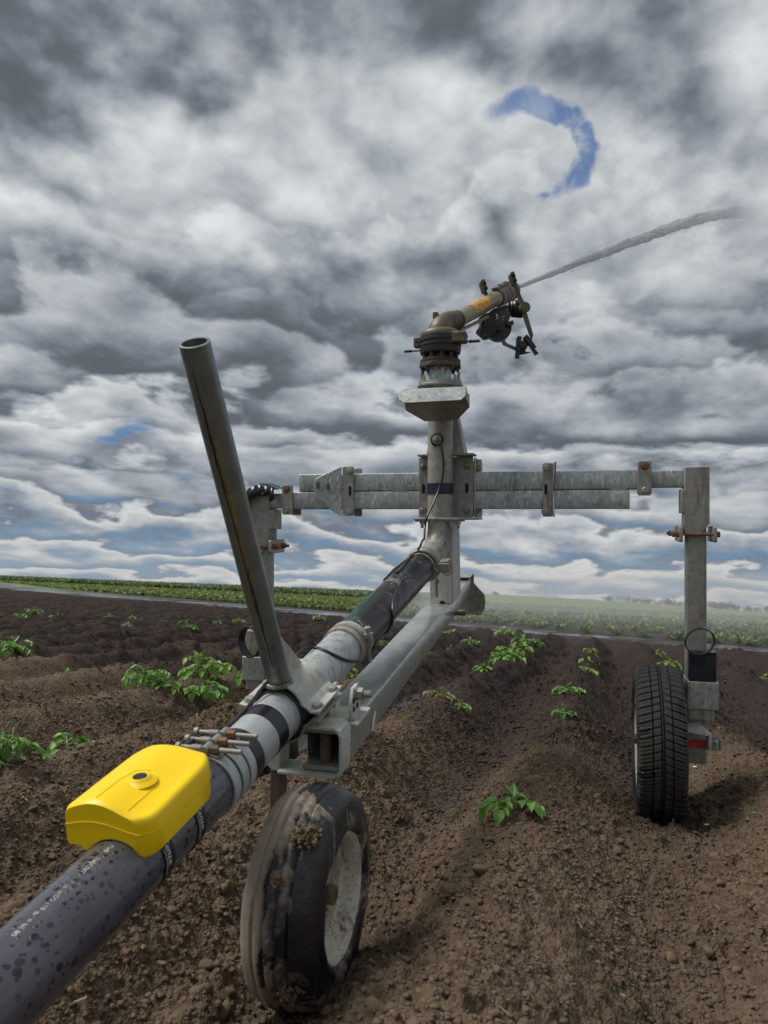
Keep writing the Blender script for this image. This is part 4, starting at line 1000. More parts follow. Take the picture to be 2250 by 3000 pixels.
zp([(880, 1095), (1020, 1045), (1035, 1115), (960, 1170), (900, 1150)], 3.32, .03, 'iron', 'stop_block')
zp([(560, 880), (650, 820), (900, 740), (920, 800), (880, 850), (700, 900), (600, 930)], 3.36, .04, 'iron', 'barrel_clamp')
mb = MB(); mb.tube([at(1346, 969, 2.99), at(*zuv(525, 985), 3.27), at(*zuv(540, 1000), 3.28)], .0075, 10); mb.obj('trip_rod', 'gun_pale', GUN); mb = MB(); mb.tube([at(*zuv(740, 1030), 3.31), at(*zuv(850, 985), 3.31)], .006, 8); mb.obj('trip_rod', 'gun_pale', GUN)
mb = MB(); mb.loft([[at(*zuv(x, y), 3.30), at(*zuv(x+75, y-28), 3.345), at(*zuv(x+78, y-10), 3.345), at(*zuv(x+4, y+20), 3.30)] for x, y in ((768, 1430), (812, 1515), (1060, 1625), (1190, 1668))]); mb.obj('counter_arm', 'iron', GUN, bevel=.001)
for ol in ([(1112, 1352), (1187, 1362), (1175, 1440), (1140, 1785), (1060, 1775), (1090, 1400)], [(1208, 1390), (1282, 1320), (1345, 1380), (1475, 1570), (1438, 1600), (1520, 1690), (1455, 1725), (1300, 1480)]):
    zp(ol, 3.30, .025, 'black', 'counter_weight', .002)
zp([(1150, 1450), (1220, 1440), (1345, 1420), (1375, 1440), (1240, 1660), (1370, 1665), (1240, 1700), (1140, 1715), (1180, 1560)], 3.315, .02, 'iron', 'counter_bracket')
mb = MB(); p = at(*zuv(1205, 1525), 3.30); mb.lathe(p, V((0, -1, 0)), [(-.01, .018), (.004, .017), (.006, .008)], 18); mb.obj('bolt', 'iron', GUN)
# ================================================================== water
m, t, bs = newmat('water_jet'); c = t.coords(); n = t.noise(c, 30, 4, .7)
tr = t.node('ShaderNodeBsdfTransparent'); mx = t.node('ShaderNodeMixShader')
at_ = t.node('ShaderNodeAttribute', attribute_name='dens')
al = t.math('MULTIPLY', at_.outputs['Fac'], t.ramp(n, .3, .65, .62, 1.0), clamp=True)
t.l.new(al, mx.inputs[0]); t.l.new(tr.outputs[0], mx.inputs[1]); t.l.new(bs.outputs[0], mx.inputs[2])
setb(t, bs, Base_Color=t.mix(n, (.24, .245, .25), (.55, .56, .57)), Roughness=.25, Specular_IOR_Level=.5)
t.l.new(mx.outputs[0], m.node_tree.nodes['Material Output'].inputs[0]); M['jet'] = m
NZ = GE+G_*.765
JD = V((.56, 1, .461)).normalized()
def jet(s): return NZ+JD*s-(RW.inverted() @ V((0, 0, 1)))*(4.9*s*s/(62.0**2))
def jrad(s): return .011+.0125*s**.78*(1+.2*min(1, s/8))
vs, fs, de = [], [], []; NR = 26; ss = np.concatenate([np.linspace(0, 3, 90), np.linspace(3.05, 26, 190)])
for j, s in enumerate(ss):
    p = jet(s); d = (jet(s+.01)-p).normalized(); a_ = d.cross(KU).normalized(); b_ = a_.cross(d); r = jrad(s)*.75
    for k in range(NR):
        a = 2*math.pi*k/NR
        nn = float(fbm(np.array([s*9/(1+s*.25)+a*0]), np.array([a*2.2]), 71, 3)[0])-.5
        rr_ = r*(1+1.1*nn*min(1, .25+s*.5)); vs.append(M0 @ (p+(a_*math.cos(a)+b_*math.sin(a))*rr_))
        de.append(  .80*max(0, 1-(s/26)**1.3)*min(1, 1.2-.03*s))
for j in range(len(ss)-1):
    for k in range(NR): fs.append((j*NR+k, j*NR+(k+1) % NR, (j+1)*NR+(k+1) % NR, (j+1)*NR+k))
vs = [tuple(v) for v in vs]
# droplets torn off the jet
dr = []
tet = np.array([(1, 0, -.7), (-1, 0, -.7), (0, 1, .7), (0, -1, .7)])*.8
tf = np.array([(0, 1, 2, 2), (0, 2, 3, 3), (0, 3, 1, 1), (1, 3, 2, 2)])
def drops(n, sfun, spread, size):
    P, Sz = [], []
    for i in range(n):
        s = sfun(); p = jet(s); r = jrad(s)
        o3 = V((random.gauss(0, 1), random.gauss(0, 1), random.gauss(0, 1)))*r*spread
        o3.z -= abs(random.gauss(0, 1))*r*spread*.55
        P.append(tuple(M0 @ (p+o3))); Sz.append(size*(.4+1.2*random.random())*(.6+s*.035))
    return np.array(P), np.array(Sz)
P1_, S1_ = drops(4600, lambda: 1.0+random.random()**.9*14, .60, .0036)
P2_, S2_ = drops(4600, lambda: 6+random.random()*22, .80, .0024)
P3_, S3_ = drops(3000, lambda: 10+random.random()**1.3*22, .85, .0018)
PP = np.concatenate([P1_, P2_, P3_]); SS_ = np.concatenate([S1_, S2_, S3_])
o = rawobj('water_jet', vs, fs, 'jet'); at2 = o.data.attributes.new('dens', 'FLOAT', 'POINT'); at2.data.foreach_set('value', np.array(de[:len(o.data.vertices)], dtype=np.float32))
tag(o, 'grey water jet shooting up to the right out of the gun nozzle', 'water jet')
m, t, bs = newmat('water_drops'); setb(t, bs, Base_Color=(.6, .61, .62), Roughness=.2); em = t.node('ShaderNodeBsdfTranslucent', {'Color': (.5, .51, .52, 1)}); mx = t.node('ShaderNodeMixShader', {0: .4}); t.l.new(bs.outputs[0], mx.inputs[1]); t.l.new(em.outputs[0], mx.inputs[2]); t.l.new(mx.outputs[0], m.node_tree.nodes['Material Output'].inputs[0]); M['drops'] = m
m, t, bs = newmat('mist_drops'); setb(t, bs, Base_Color=(.95, .96, .97), Roughness=.3)
em = t.node('ShaderNodeBsdfTranslucent', {'Color': (.9, .92, .95, 1)}); mx = t.node('ShaderNodeMixShader', {0: .5}); t.l.new(bs.outputs[0], mx.inputs[1]); t.l.new(em.outputs[0], mx.inputs[2]); t.l.new(mx.outputs[0], m.node_tree.nodes['Material Output'].inputs[0]); M['mistdrops'] = m
def droplets(name, P, Sz, mat, label, cat):
    vv = (P[:, None, :]+tet[None]*Sz[:, None, None]).reshape(-1, 3); ff = np.array([(0, 1, 2), (0, 2, 3), (0, 3, 1), (1, 3, 2)]); F = (ff[None]+(np.arange(len(P))*4)[:, None, None]).reshape(-1, 3)
    o = rawobj(name, vv, F, mat); return tag(o, label, cat, kind='stuff')
droplets('jet_droplets', PP, SS_, 'drops', 'grey water droplets torn off along the jet', 'droplets')
# pale drizzle drifting round and beneath the far end of the jet
n_ = 30000
s_ = rng.uniform(5, 30, n_); base = np.array([tuple(M0 @ jet(float(s))) for s in s_])
base += rng.normal(0, 1, (n_, 3))*np.array([.9, 1.2, .9])*(s_[:, None]*.07+.2); base[:, 2] -= np.abs(rng.normal(0, 1, n_))*s_*.05-.02*s_
droplets('spray_drizzle', base, rng.uniform(.0022, .0052, n_), 'mistdrops', 'fine pale drizzle drifting off the jet in the sky', 'drizzle')
n_ = 130; base = np.array([tuple(M0 @ at(rng.uniform(1380, 1600), rng.uniform(1080, 1330), rng.uniform(2.2, 3.4))) for i in range(n_//4)]+[tuple(M0 @ at(rng.uniform(1150, 2200), rng.uniform(1700, 2400), rng.uniform(1.5, 4))) for i in range(n_//4)])
droplets('falling_drops', base, rng.uniform(.0008, .0019, len(base)), 'mistdrops', 'scattered bright drops falling beneath the gun', 'droplets')
# ================================================================== ground
TX = np.array([-400, -80, -43, -25, -15, -3, 0, 3.5, 14, 60.]); TY = np.array([330, 80, 48, 36, 30, 21.5, 19.5, 17.5, 13.5, 8.])
def track_y(x): return np.interp(x, TX, TY)
def track_w(x): return np.interp(x, [-80, -43, -15, -3, 4, 30], [8, 6, 4.2, 1.6, 1.1, 1.0])
def graded(lo, hi, c0, c1, s0, g):
    a = list(np.arange(c0, c1, s0)); p = c1; s = s0
    while p < hi: a.append(p); s = max(s0, s*(1+g)); p += s
    a.append(hi); p = c0; s = s0; b = []
    while p > lo: s = s*(1+g); p -= s; b.append(max(p, lo))
    return np.array(b[::-1]+a)
gx = graded(-1600, 1200, -1.25, 1.05, .0068, .0082); gy = graded(-4, 2600, 1.05, 2.9, .0068, .0082)
XX, YY = np.meshgrid(gx, gy); Zb = ground_z(XX, YY); ZZ = Zb+ground_detail(XX, YY)
ty = track_y(XX); tw = track_w(XX); dtr = (YY-ty)/tw
dtr = dtr+.55*(fbm(XX*.5, YY*.5, 97, 3)-.5); trk = np.exp(-(dtr*1.0)**4)
nwet = fbm(XX*.55, YY*.55, 81, 4)
wet = sstep(-.7, 1.1, YY-4.9-.10*np.abs(XX+.2)*(XX < -.2)-(nwet-.5)*4.2)
crest = ridge(XX, YY)
wet = np.clip(wet+(.25+.6*sstep(2.2, 5, YY))*sstep(.45, .02, crest)*(1-wet)*(.5+fbm(XX*2, YY*2, 83, 3)), 0, 1)
wet = wet*(1-.75*sstep(42, 75, YY))
pn = fbm(XX*.34, YY*1.1, 91, 5, .65)
pud = trk*sstep(.42, .48, pn*.72+.28*fbm(XX*1.3, YY*2.6, 99, 3)-.05*sstep(-10, 2, XX)-.07*sstep(-1, 5, XX))
# wet furrow bottoms
def blob(x0, y0, rx, ry): return np.exp(-((XX-x0)/rx)**2-((YY-y0)/ry)**2)
fn = fbm(XX*9, YY*5, 95, 4)
fp_ = np.maximum(blob(-.545, 3.0, .10, .36), np.maximum(blob(-1.36, 5.7, .10, .8)*.9, blob(-.50, 5.2, .08, .5)*.35))
pud2 = sstep(.40, .74, fp_*(.55+.9*fn))
flat = np.maximum(pud, pud2); puddle = np.maximum(pud, pud2*.62)
ZZ = ZZ-(ZZ-(Zb-.010))*np.clip(flat*.97, 0, 1)
green = sstep(38, 70, YY+(XX < -20)*0)*sstep(2.5, 6, YY-ty)
nx, ny = len(gx), len(gy)
idx = np.arange(nx*ny).reshape(ny, nx); F = np.stack([idx[:-1, :-1], idx[:-1, 1:], idx[1:, 1:], idx[1:, :-1]], -1).reshape(-1, 4)
m, t, bs = newmat('tilled_soil'); c = t.coords()
aw = t.node('ShaderNodeAttribute', attribute_name='wet').outputs['Fac']; ap = t.node('ShaderNodeAttribute', attribute_name='puddle').outputs['Fac']; ag = t.node('ShaderNodeAttribute', attribute_name='green').outputs['Fac']
n1 = t.noise(c, 3.2, 6, .6); n2 = t.noise(c, 38, 6, .7); n3 = t.noise(c, 130, 4, .65); n4 = t.noise(c, .9, 4)
dry = t.mix(t.ramp(n2, .3, .7), (.070, .0485, .0325), (.185, .133, .090)); dry = t.mix(t.math('MULTIPLY', t.ramp(n1, .42, .68), .5), dry, (.185, .136, .093)); dry = t.mix(t.math('MULTIPLY', t.ramp(n4, .5, .65), .35), dry, (.085, .058, .038))
dry = t.mix(t.math('MULTIPLY', t.ramp(n3, .64, .76), .5), dry, (.25, .185, .125))
wetc = t.mix(t.ramp(n2, .3, .7), (.017, .012, .0105), (.056, .038, .031)); wetc = t.mix(t.math('MULTIPLY', t.ramp(n1, .5, .7), .4), wetc, (.060, .043, .037))
col = t.mix(aw, dry, wetc); col = t.mix(t.math('MULTIPLY', ap, .75), col, (.022, .018, .016))
col = t.mix(ag, col, t.mix(t.noise(t.coords((.35, .06, 1)), 1, 4), (.08, .12, .03), (.17, .25, .06)))
setb(t, bs, Base_Color=col, Roughness=t.math('SUBTRACT', t.math('SUBTRACT', .92, t.math('MULTIPLY', aw, .12)), t.math('MULTIPLY', ap, .74), clamp=True), Specular_IOR_Level=t.math('ADD', .16, t.math('MULTIPLY', ap, .5)))
def crumb(sc):
    v = t.node('ShaderNodeTexVoronoi', {'Scale': sc, 'Randomness': 1.0}); dv_ = t.node('ShaderNodeVectorMath', operation='ADD'); nn = t.node('ShaderNodeTexNoise', {'Scale': sc*.8, 'Detail': 3.0}); s_ = t.node('ShaderNodeVectorMath', operation='SCALE'); s_.inputs['Scale'].default_value = .6/sc
    t.l.new(c, nn.inputs['Vector']); t.l.new(nn.outputs['Color'], s_.inputs[0]); t.l.new(c, dv_.inputs[0]); t.l.new(s_.outputs[0], dv_.inputs[1]); t.l.new(dv_.outputs[0], v.inputs['Vector']); return t.ramp(v.outputs['Distance'], .1, .75, 1, 0)
hgt = t.math('ADD', t.math('ADD', t.math('MULTIPLY', n2, .8), t.math('MULTIPLY', n3, .35)), t.math('ADD', t.math('MULTIPLY', crumb(62), .55), t.math('MULTIPLY', crumb(135), .3)))
bp = t.node('ShaderNodeBump', {'Distance': .014}); t.l.new(t.math('MULTIPLY', t.math('SUBTRACT', 1.0, t.math('MULTIPLY', ap, .95)), .85), bp.inputs['Strength']); t.l.new(hgt, bp.inputs['Height']); t.l.new(bp.outputs[0], bs.inputs['Normal'])
M['soil'] = m
g = rawobj('ground', np.stack([XX, YY, ZZ], -1).reshape(-1, 3), F, 'soil')
for nm, arr in (('wet', wet), ('puddle', puddle), ('green', green)):
    a_ = g.data.attributes.new(nm, 'FLOAT', 'POINT'); a_.data.foreach_set('value', arr.ravel().astype(np.float32))
tag(g, kind='structure')
def gzd(x, y):
    x = np.array(x, dtype=float); y = np.array(y, dtype=float); return ground_z(x, y)+ground_detail(x, y)
# ---- clods
m, t, bs = newmat('soil_clod'); c = t.coords(); aw = t.node('ShaderNodeAttribute', attribute_name='wet').outputs['Fac']; av = t.node('ShaderNodeAttribute', attribute_name='tone').outputs['Fac']
n2 = t.noise(c, 60, 5, .7); dry = t.mix(t.math('ADD', t.math('MULTIPLY', n2, .6), t.math('MULTIPLY', av, .4)), (.074, .053, .036), (.205, .149, .101)); wc = t.mix(n2, (.020, .014, .012), (.062, .044, .037))
setb(t, bs, Base_Color=t.mix(aw, dry, wc), Roughness=.9, Specular_IOR_Level=.18); bump(t, bs, n2, .7, .004); M['clod'] = m
def ico_proto(sub, k):
    bm = bmesh.new(); bmesh.ops.create_icosphere(bm, subdivisions=sub, radius=1)
    v = np.array([tuple(p.co) for p in bm.verts]); f = np.array([[q.index for q in p.verts] for p in bm.faces]); bm.free()
    r2 = np.random.default_rng(k); pl = r2.normal(0, 1, (8, 3)); pl /= np.linalg.norm(pl, axis=1)[:, None]; dk = r2.uniform(.45, .85, 8); dots = v@pl.T; cut = np.min(np.where(dots > .05, dk/np.maximum(dots, .05), 9.0), axis=1); v = v*np.minimum(1.0, cut)[:, None]*1.15
    v = v*(1+.20*(r2.random((len(v), 1))-.5)*2)*np.array([r2.uniform(.8, 1.3), r2.uniform(.8, 1.2), r2.uniform(.6, .9)])
    return v, f
def wet_at(x, y):
    nw = fbm(x*.55, y*.55, 81, 4); w = sstep(-.7, 1.1, y-4.9-.10*np.abs(x+.2)*(x < -.2)-(nw-.5)*4.2); return np.clip(w+(.25+.6*sstep(2.2, 5, y))*sstep(.45, .02, ridge(x, y))*(1-w)*(.5+fbm(x*2, y*2, 83, 3)), 0, 1)
def scatter(n, x0, x1, y0, y1, smin, smax, sub, pw, thr):
    x = rng.uniform(x0, x1, n); y = y0+(y1-y0)*rng.random(n)**1.5; keep = (fbm(x*2.3, y*2.3, 51, 3)+.25*(1-ridge(x, y))*rng.random(n) > thr) & (x > -1.0*y-.6) & (x < .34*y+.5)
    x, y = x[keep], y[keep]; n = len(x); s = smin+(smax-smin)*rng.random(n)**pw; z = gzd(x, y)+s*rng.uniform(-.25, .3, n)
    protos = [ico_proto(sub, 100+k) for k in range(10)]; VS, FS, W_, TN = [], [], [], []; off = 0; w = wet_at(x, y); tone = rng.random(n)
    for k, (v, f) in enumerate(protos):
        I = np.arange(k, n, 10)
        if len(I) == 0: continue
        a = rng.uniform(0, 6.28, len(I)); ca, sa = np.cos(a), np.sin(a); sc = s[I][:, None]
        vx = v[None, :, 0]*ca[:, None]-v[None, :, 1]*sa[:, None]; vy = v[None, :, 0]*sa[:, None]+v[None, :, 1]*ca[:, None]
        P = np.stack([vx*sc+x[I][:, None], vy*sc+y[I][:, None], v[None, :, 2]*sc+z[I][:, None]], -1).reshape(-1, 3)
        VS.append(P); FS.append((f[None]+off+(np.arange(len(I))*len(v))[:, None, None]).reshape(-1, 3)); off += len(P); W_.append(np.repeat(w[I], len(v))); TN.append(np.repeat(tone[I], len(v)))
    return VS, FS, W_, TN, off
VS, FS, W_, TN, o0 = [], [], [], [], 0
for a_ in ((110000, -3.0, 2.2, .75, 4.8, .0022, .0095, 1, 2.4, .28), (2600, -3.2, 2.2, .75, 5, .007, .022, 2, 2.4, .44), (26000, -7, 4, 3.2, 10, .005, .017, 1, 2.2, .40)):
    v_, f_, w_, t_, n_ = scatter(*a_)
    VS += v_; FS += [q+o0 for q in f_]; W_ += w_; TN += t_; o0 += n_
cl = rawobj('soil_clods', np.concatenate(VS), np.concatenate(FS), 'clod', smooth=False)
for nm, arr in (('wet', np.concatenate(W_)), ('tone', np.concatenate(TN))):
    a_ = cl.data.attributes.new(nm, 'FLOAT', 'POINT'); a_.data.foreach_set('value', arr.astype(np.float32))
tag(cl, 'loose crumbly brown soil clods lying over the ridges and furrows', 'soil clods', kind='stuff')
# ================================================================== potato plants
def leaflet(L, W, droop, fold, rs, nseg=6):
    """leaf blade along +x, folded on the midrib"""
    v, f = [], []
    for i in range(nseg+1):
        q = i/nseg; w = W*math.sin(math.pi*min(1, q*.93+.07)**.75)*(1.0 if q < .98 else .25)*.5*(1+.10*rs.uniform(-1, 1)); x = L*q; z = -droop*L*q*q+.03*L*math.sin(q*6+rs.random()*3)
        v += [(x, -w, z+fold*w+.05*W*rs.uniform(-1, 1)), (x, -w*.5, z+fold*w*.30), (x, 0, z-.02*W), (x, w*.5, z+fold*w*.30), (x, w, z+fold*w+.05*W*rs.uniform(-1, 1))]
    for i in range(nseg):
        for k in range(4): f.append((i*5+k, i*5+k+1, (i+1)*5+k+1, (i+1)*5+k))
    return [V(p) for p in v], f
class PM(MB):
    def leaf(s, M_, L, W, droop, fold, rs, n=6):
        v, f = leaflet(L, W, droop, fold, rs, n); return s.add([M_ @ p for p in v], f)
def frame(p, yaw, pitch, roll=0):
    return Matrix.Translation(p) @ Matrix.Rotation(yaw, 4, 'Z') @ Matrix.Rotation(-pitch, 4, 'Y') @ Matrix.Rotation(roll, 4, 'X')
def compound(fol, st, base, yaw, pitch, L, rs, n):
    """one potato leaf: arching stalk, paired leaflets and an end leaflet"""
    p = V(base); pit = pitch; K = 7; pts = [p.copy()]; dirs = []
    for i in range(K):
        d = V((math.cos(yaw)*math.cos(pit), math.sin(yaw)*math.cos(pit), math.sin(pit))); p = p+d*(L/K); pts.append(p.copy()); dirs.append((yaw, pit)); pit -= rs.uniform(.12, .26)
    st.tube(pts, [max(.0012, .0028*(1-i/9))*L/.13 for i in range(len(pts))], 5)
    sz = L*(.42 if n > 3 else .50)
    fol.leaf(frame(pts[-1], yaw, pit-.05, rs.uniform(-.3, .3)), sz*1.1, sz*.80, rs.uniform(.25, .5), rs.uniform(.15, .5), rs, n)
    for q, sc in ((6, .95), (5, .62), (4, .82), (3, .55)) if n > 3 else ((6, .95), (4, .82), (3, .55)):
        if q == 3 and rs.random() < .4: continue
        for sd in (-1, 1):
            fol.leaf(frame(pts[q], yaw+sd*rs.uniform(.85, 1.25), dirs[q-1][1]*.5+rs.uniform(-.1, .25), sd*rs.uniform(-.4, .1)), sz*sc*rs.uniform(.85, 1.1), sz*.62*sc, rs.uniform(.2, .55), rs.uniform(.15, .5), rs, n)
def plant(x, y, w, h, nl, label, group=None, mat='leaf', seed=1, name='potato_plant', n=6, spread=1.0):
    rs = random.Random(seed); z = gz(x, y)-.004
    o = bpy.data.objects.new(name, None); COL.objects.link(o); o.location = (x, y, z); o.empty_display_size = .05; tag(o, label, 'plant', group)
    fol, st = PM(), PM(); ns = max(1, nl//5)
    heads = []
    for k in range(ns):
        a = rs.uniform(0, 6.28); r_ = w*.16*(ns > 1)*rs.uniform(.4, 1.2); hh = h*rs.uniform(.35, .6)
        q = V((math.cos(a)*r_, math.sin(a)*r_, 0)); top = q*1.5+V((rs.uniform(-.02, .02)*w, 0, hh)); st.tube([q-V((0, 0, .01)), (q+top)*.5+V((0, 0, .005)), top], [.005*w/.2, .0045*w/.2, .003*w/.2], 6); heads.append(top)
    for k in range(nl):
        hd = heads[k % ns]; f_ = rs.uniform(.3, 1); yaw = k*2.4+rs.uniform(-.4, .4); b = V((hd.x, hd.y, hd.z*f_)); up_ = (k/nl)
        compound(fol, st, b, yaw, rs.uniform(.15, .55)+.5*up_*(1-spread*.3), w*.46*rs.uniform(.75, 1.15)*(1-.35*up_), rs, n)
    for a_ in range(2): fol.leaf(frame(heads[0], rs.uniform(0, 6.28), 1.0), w*.2, w*.12, .2, .5, rs, n)
    for nm, b, mt in (('foliage', fol, mat), ('stem', st, 'stem')):
        me = bpy.data.meshes.new(nm); me.from_pydata(b.v, [], b.f); me.polygons.foreach_set('use_smooth', [True]*len(me.polygons)); me.materials.append(M[mt])
        c_ = bpy.data.objects.new(nm, me); COL.objects.link(c_); c_.parent = o
    return o
GP = 'potato plants on the ridges'
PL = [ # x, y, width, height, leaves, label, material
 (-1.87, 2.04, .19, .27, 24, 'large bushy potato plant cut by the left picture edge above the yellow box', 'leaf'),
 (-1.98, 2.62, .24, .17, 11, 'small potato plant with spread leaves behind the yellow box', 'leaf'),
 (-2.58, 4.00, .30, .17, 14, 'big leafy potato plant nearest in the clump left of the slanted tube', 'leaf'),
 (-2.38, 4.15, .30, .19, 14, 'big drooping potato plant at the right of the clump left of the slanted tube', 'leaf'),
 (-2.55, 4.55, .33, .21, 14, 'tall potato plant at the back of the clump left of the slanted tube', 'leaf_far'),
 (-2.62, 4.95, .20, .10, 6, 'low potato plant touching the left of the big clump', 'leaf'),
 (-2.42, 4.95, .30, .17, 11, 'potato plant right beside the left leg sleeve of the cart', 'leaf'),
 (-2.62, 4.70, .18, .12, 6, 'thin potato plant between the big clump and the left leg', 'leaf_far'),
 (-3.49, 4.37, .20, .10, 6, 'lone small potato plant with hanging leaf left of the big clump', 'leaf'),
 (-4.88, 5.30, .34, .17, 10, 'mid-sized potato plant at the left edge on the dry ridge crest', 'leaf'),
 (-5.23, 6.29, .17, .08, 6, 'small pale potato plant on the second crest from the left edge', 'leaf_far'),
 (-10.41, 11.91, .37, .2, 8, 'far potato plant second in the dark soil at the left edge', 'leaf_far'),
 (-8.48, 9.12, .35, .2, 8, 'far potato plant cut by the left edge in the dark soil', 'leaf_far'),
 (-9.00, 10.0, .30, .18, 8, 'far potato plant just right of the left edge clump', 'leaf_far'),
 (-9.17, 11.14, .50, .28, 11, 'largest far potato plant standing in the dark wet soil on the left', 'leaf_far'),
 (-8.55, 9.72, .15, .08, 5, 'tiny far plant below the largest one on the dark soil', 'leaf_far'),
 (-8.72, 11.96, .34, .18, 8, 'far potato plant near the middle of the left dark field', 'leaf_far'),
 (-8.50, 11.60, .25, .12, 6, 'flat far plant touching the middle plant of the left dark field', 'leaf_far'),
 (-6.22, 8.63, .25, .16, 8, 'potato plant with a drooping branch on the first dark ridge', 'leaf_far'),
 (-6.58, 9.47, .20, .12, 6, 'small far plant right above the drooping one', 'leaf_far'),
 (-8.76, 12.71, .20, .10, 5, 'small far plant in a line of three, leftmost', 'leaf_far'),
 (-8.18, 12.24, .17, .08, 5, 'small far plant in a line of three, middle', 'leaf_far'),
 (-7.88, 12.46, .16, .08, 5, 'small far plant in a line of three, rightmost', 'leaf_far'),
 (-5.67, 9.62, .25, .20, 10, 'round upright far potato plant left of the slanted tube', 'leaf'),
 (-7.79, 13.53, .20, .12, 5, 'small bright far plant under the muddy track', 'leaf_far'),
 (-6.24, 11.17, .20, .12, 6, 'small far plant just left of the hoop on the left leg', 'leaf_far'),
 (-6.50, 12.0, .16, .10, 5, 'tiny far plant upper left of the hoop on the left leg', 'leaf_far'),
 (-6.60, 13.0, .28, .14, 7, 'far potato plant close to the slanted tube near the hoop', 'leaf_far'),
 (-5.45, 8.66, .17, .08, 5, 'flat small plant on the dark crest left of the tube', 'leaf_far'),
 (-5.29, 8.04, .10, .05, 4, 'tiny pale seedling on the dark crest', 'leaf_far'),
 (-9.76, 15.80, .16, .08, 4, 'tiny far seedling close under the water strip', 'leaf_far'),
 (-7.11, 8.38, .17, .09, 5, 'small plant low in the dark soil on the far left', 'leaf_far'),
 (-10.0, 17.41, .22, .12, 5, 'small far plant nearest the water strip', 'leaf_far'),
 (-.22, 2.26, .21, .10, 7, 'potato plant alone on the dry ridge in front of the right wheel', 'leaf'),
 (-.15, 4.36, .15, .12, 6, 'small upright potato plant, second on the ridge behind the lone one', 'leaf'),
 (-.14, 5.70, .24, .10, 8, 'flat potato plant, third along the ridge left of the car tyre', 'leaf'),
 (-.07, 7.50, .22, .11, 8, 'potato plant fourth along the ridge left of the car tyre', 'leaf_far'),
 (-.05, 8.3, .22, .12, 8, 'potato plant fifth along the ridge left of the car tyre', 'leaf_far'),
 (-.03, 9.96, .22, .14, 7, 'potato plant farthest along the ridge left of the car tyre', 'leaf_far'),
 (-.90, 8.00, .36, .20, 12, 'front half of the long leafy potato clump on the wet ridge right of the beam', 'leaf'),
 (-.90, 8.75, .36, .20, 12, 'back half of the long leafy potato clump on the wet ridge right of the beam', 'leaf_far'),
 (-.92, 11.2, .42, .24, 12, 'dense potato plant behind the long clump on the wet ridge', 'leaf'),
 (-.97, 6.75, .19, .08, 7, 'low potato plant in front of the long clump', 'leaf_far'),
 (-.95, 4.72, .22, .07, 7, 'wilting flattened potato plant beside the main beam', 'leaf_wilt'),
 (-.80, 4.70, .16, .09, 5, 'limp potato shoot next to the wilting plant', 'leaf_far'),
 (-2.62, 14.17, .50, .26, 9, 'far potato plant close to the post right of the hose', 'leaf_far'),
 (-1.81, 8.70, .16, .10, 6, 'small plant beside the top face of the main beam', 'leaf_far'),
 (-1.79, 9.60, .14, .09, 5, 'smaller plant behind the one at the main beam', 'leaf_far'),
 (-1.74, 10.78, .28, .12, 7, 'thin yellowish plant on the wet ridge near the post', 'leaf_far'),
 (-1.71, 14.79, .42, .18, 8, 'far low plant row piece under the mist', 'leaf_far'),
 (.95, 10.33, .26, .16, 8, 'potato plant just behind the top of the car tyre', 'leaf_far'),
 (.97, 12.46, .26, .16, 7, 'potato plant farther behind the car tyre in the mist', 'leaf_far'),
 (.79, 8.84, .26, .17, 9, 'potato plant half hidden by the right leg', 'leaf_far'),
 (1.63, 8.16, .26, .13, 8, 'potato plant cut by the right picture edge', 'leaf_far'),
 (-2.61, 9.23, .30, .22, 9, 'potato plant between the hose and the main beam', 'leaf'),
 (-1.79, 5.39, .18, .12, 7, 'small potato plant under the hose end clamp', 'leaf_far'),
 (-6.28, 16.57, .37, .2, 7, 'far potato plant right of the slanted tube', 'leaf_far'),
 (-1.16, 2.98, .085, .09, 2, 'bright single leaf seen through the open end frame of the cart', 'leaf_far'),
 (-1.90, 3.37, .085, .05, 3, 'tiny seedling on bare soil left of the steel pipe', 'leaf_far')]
for i, (x, y, w, h, nl, lab, mt) in enumerate(PL):
    far = y > 7
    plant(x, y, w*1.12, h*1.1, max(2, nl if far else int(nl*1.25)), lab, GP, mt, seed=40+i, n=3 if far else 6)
# pale sprout and dry bits
mb = MB(); p = (-.33, 1.28); zz_ = gz(*p); 
def wob(name, pts, r, mat, label, cat):
    mb = MB(); mb.tube([V(q) for q in pts], r, 7)
    me = bpy.data.meshes.new(name); me.from_pydata(mb.v, [], mb.f); me.polygons.foreach_set('use_smooth', [True]*len(me.polygons)); me.materials.append(M[mat]); o = bpy.data.objects.new(name, me); COL.objects.link(o); return tag(o, label, cat)
def gp(u, v):
    ray = RW @ V(((u-CU)/FOC, 1, (CV-v)/FOC)); s = 1.2
    for i in range(400):
        q = V((0, 0, CAMH))+ray*s
        if q.z <= gz(q.x, q.y): break
        s *= 1.006
    return q
def gl(du, q0, dz=0): return V((q0.x+du, q0.y, q0.z+dz))
q = gp(1345, 2975); wob('pale_sprout', [gl(-.002, q, -.004), gl(0, q, .010), gl(.004, q, .022), gl(.0, q, .029), gl(-.008, q, .030)], [.003, .0032, .003, .003, .0035], 'root', 'pale curled sprout poking out of the soil in the foreground', 'sprout')
q = gp(2215, 2395); wob('dry_stalk', [gl(-.015, q, .012), gl(0, q, .014), gl(.02, q, .008), gl(.05, q, .004)], [.004, .004, .003, .0025], 'stem', 'yellow dry stalk lying at the right picture edge', 'stalk')
q = gp(75, 2350); wob('dry_stalk', [gl(-.012, q, .016), gl(0, q, .007), gl(.006, q, .004)], [.0012, .0018, .0045], 'root', 'small pale root bit on the soil left of the yellow box', 'root')
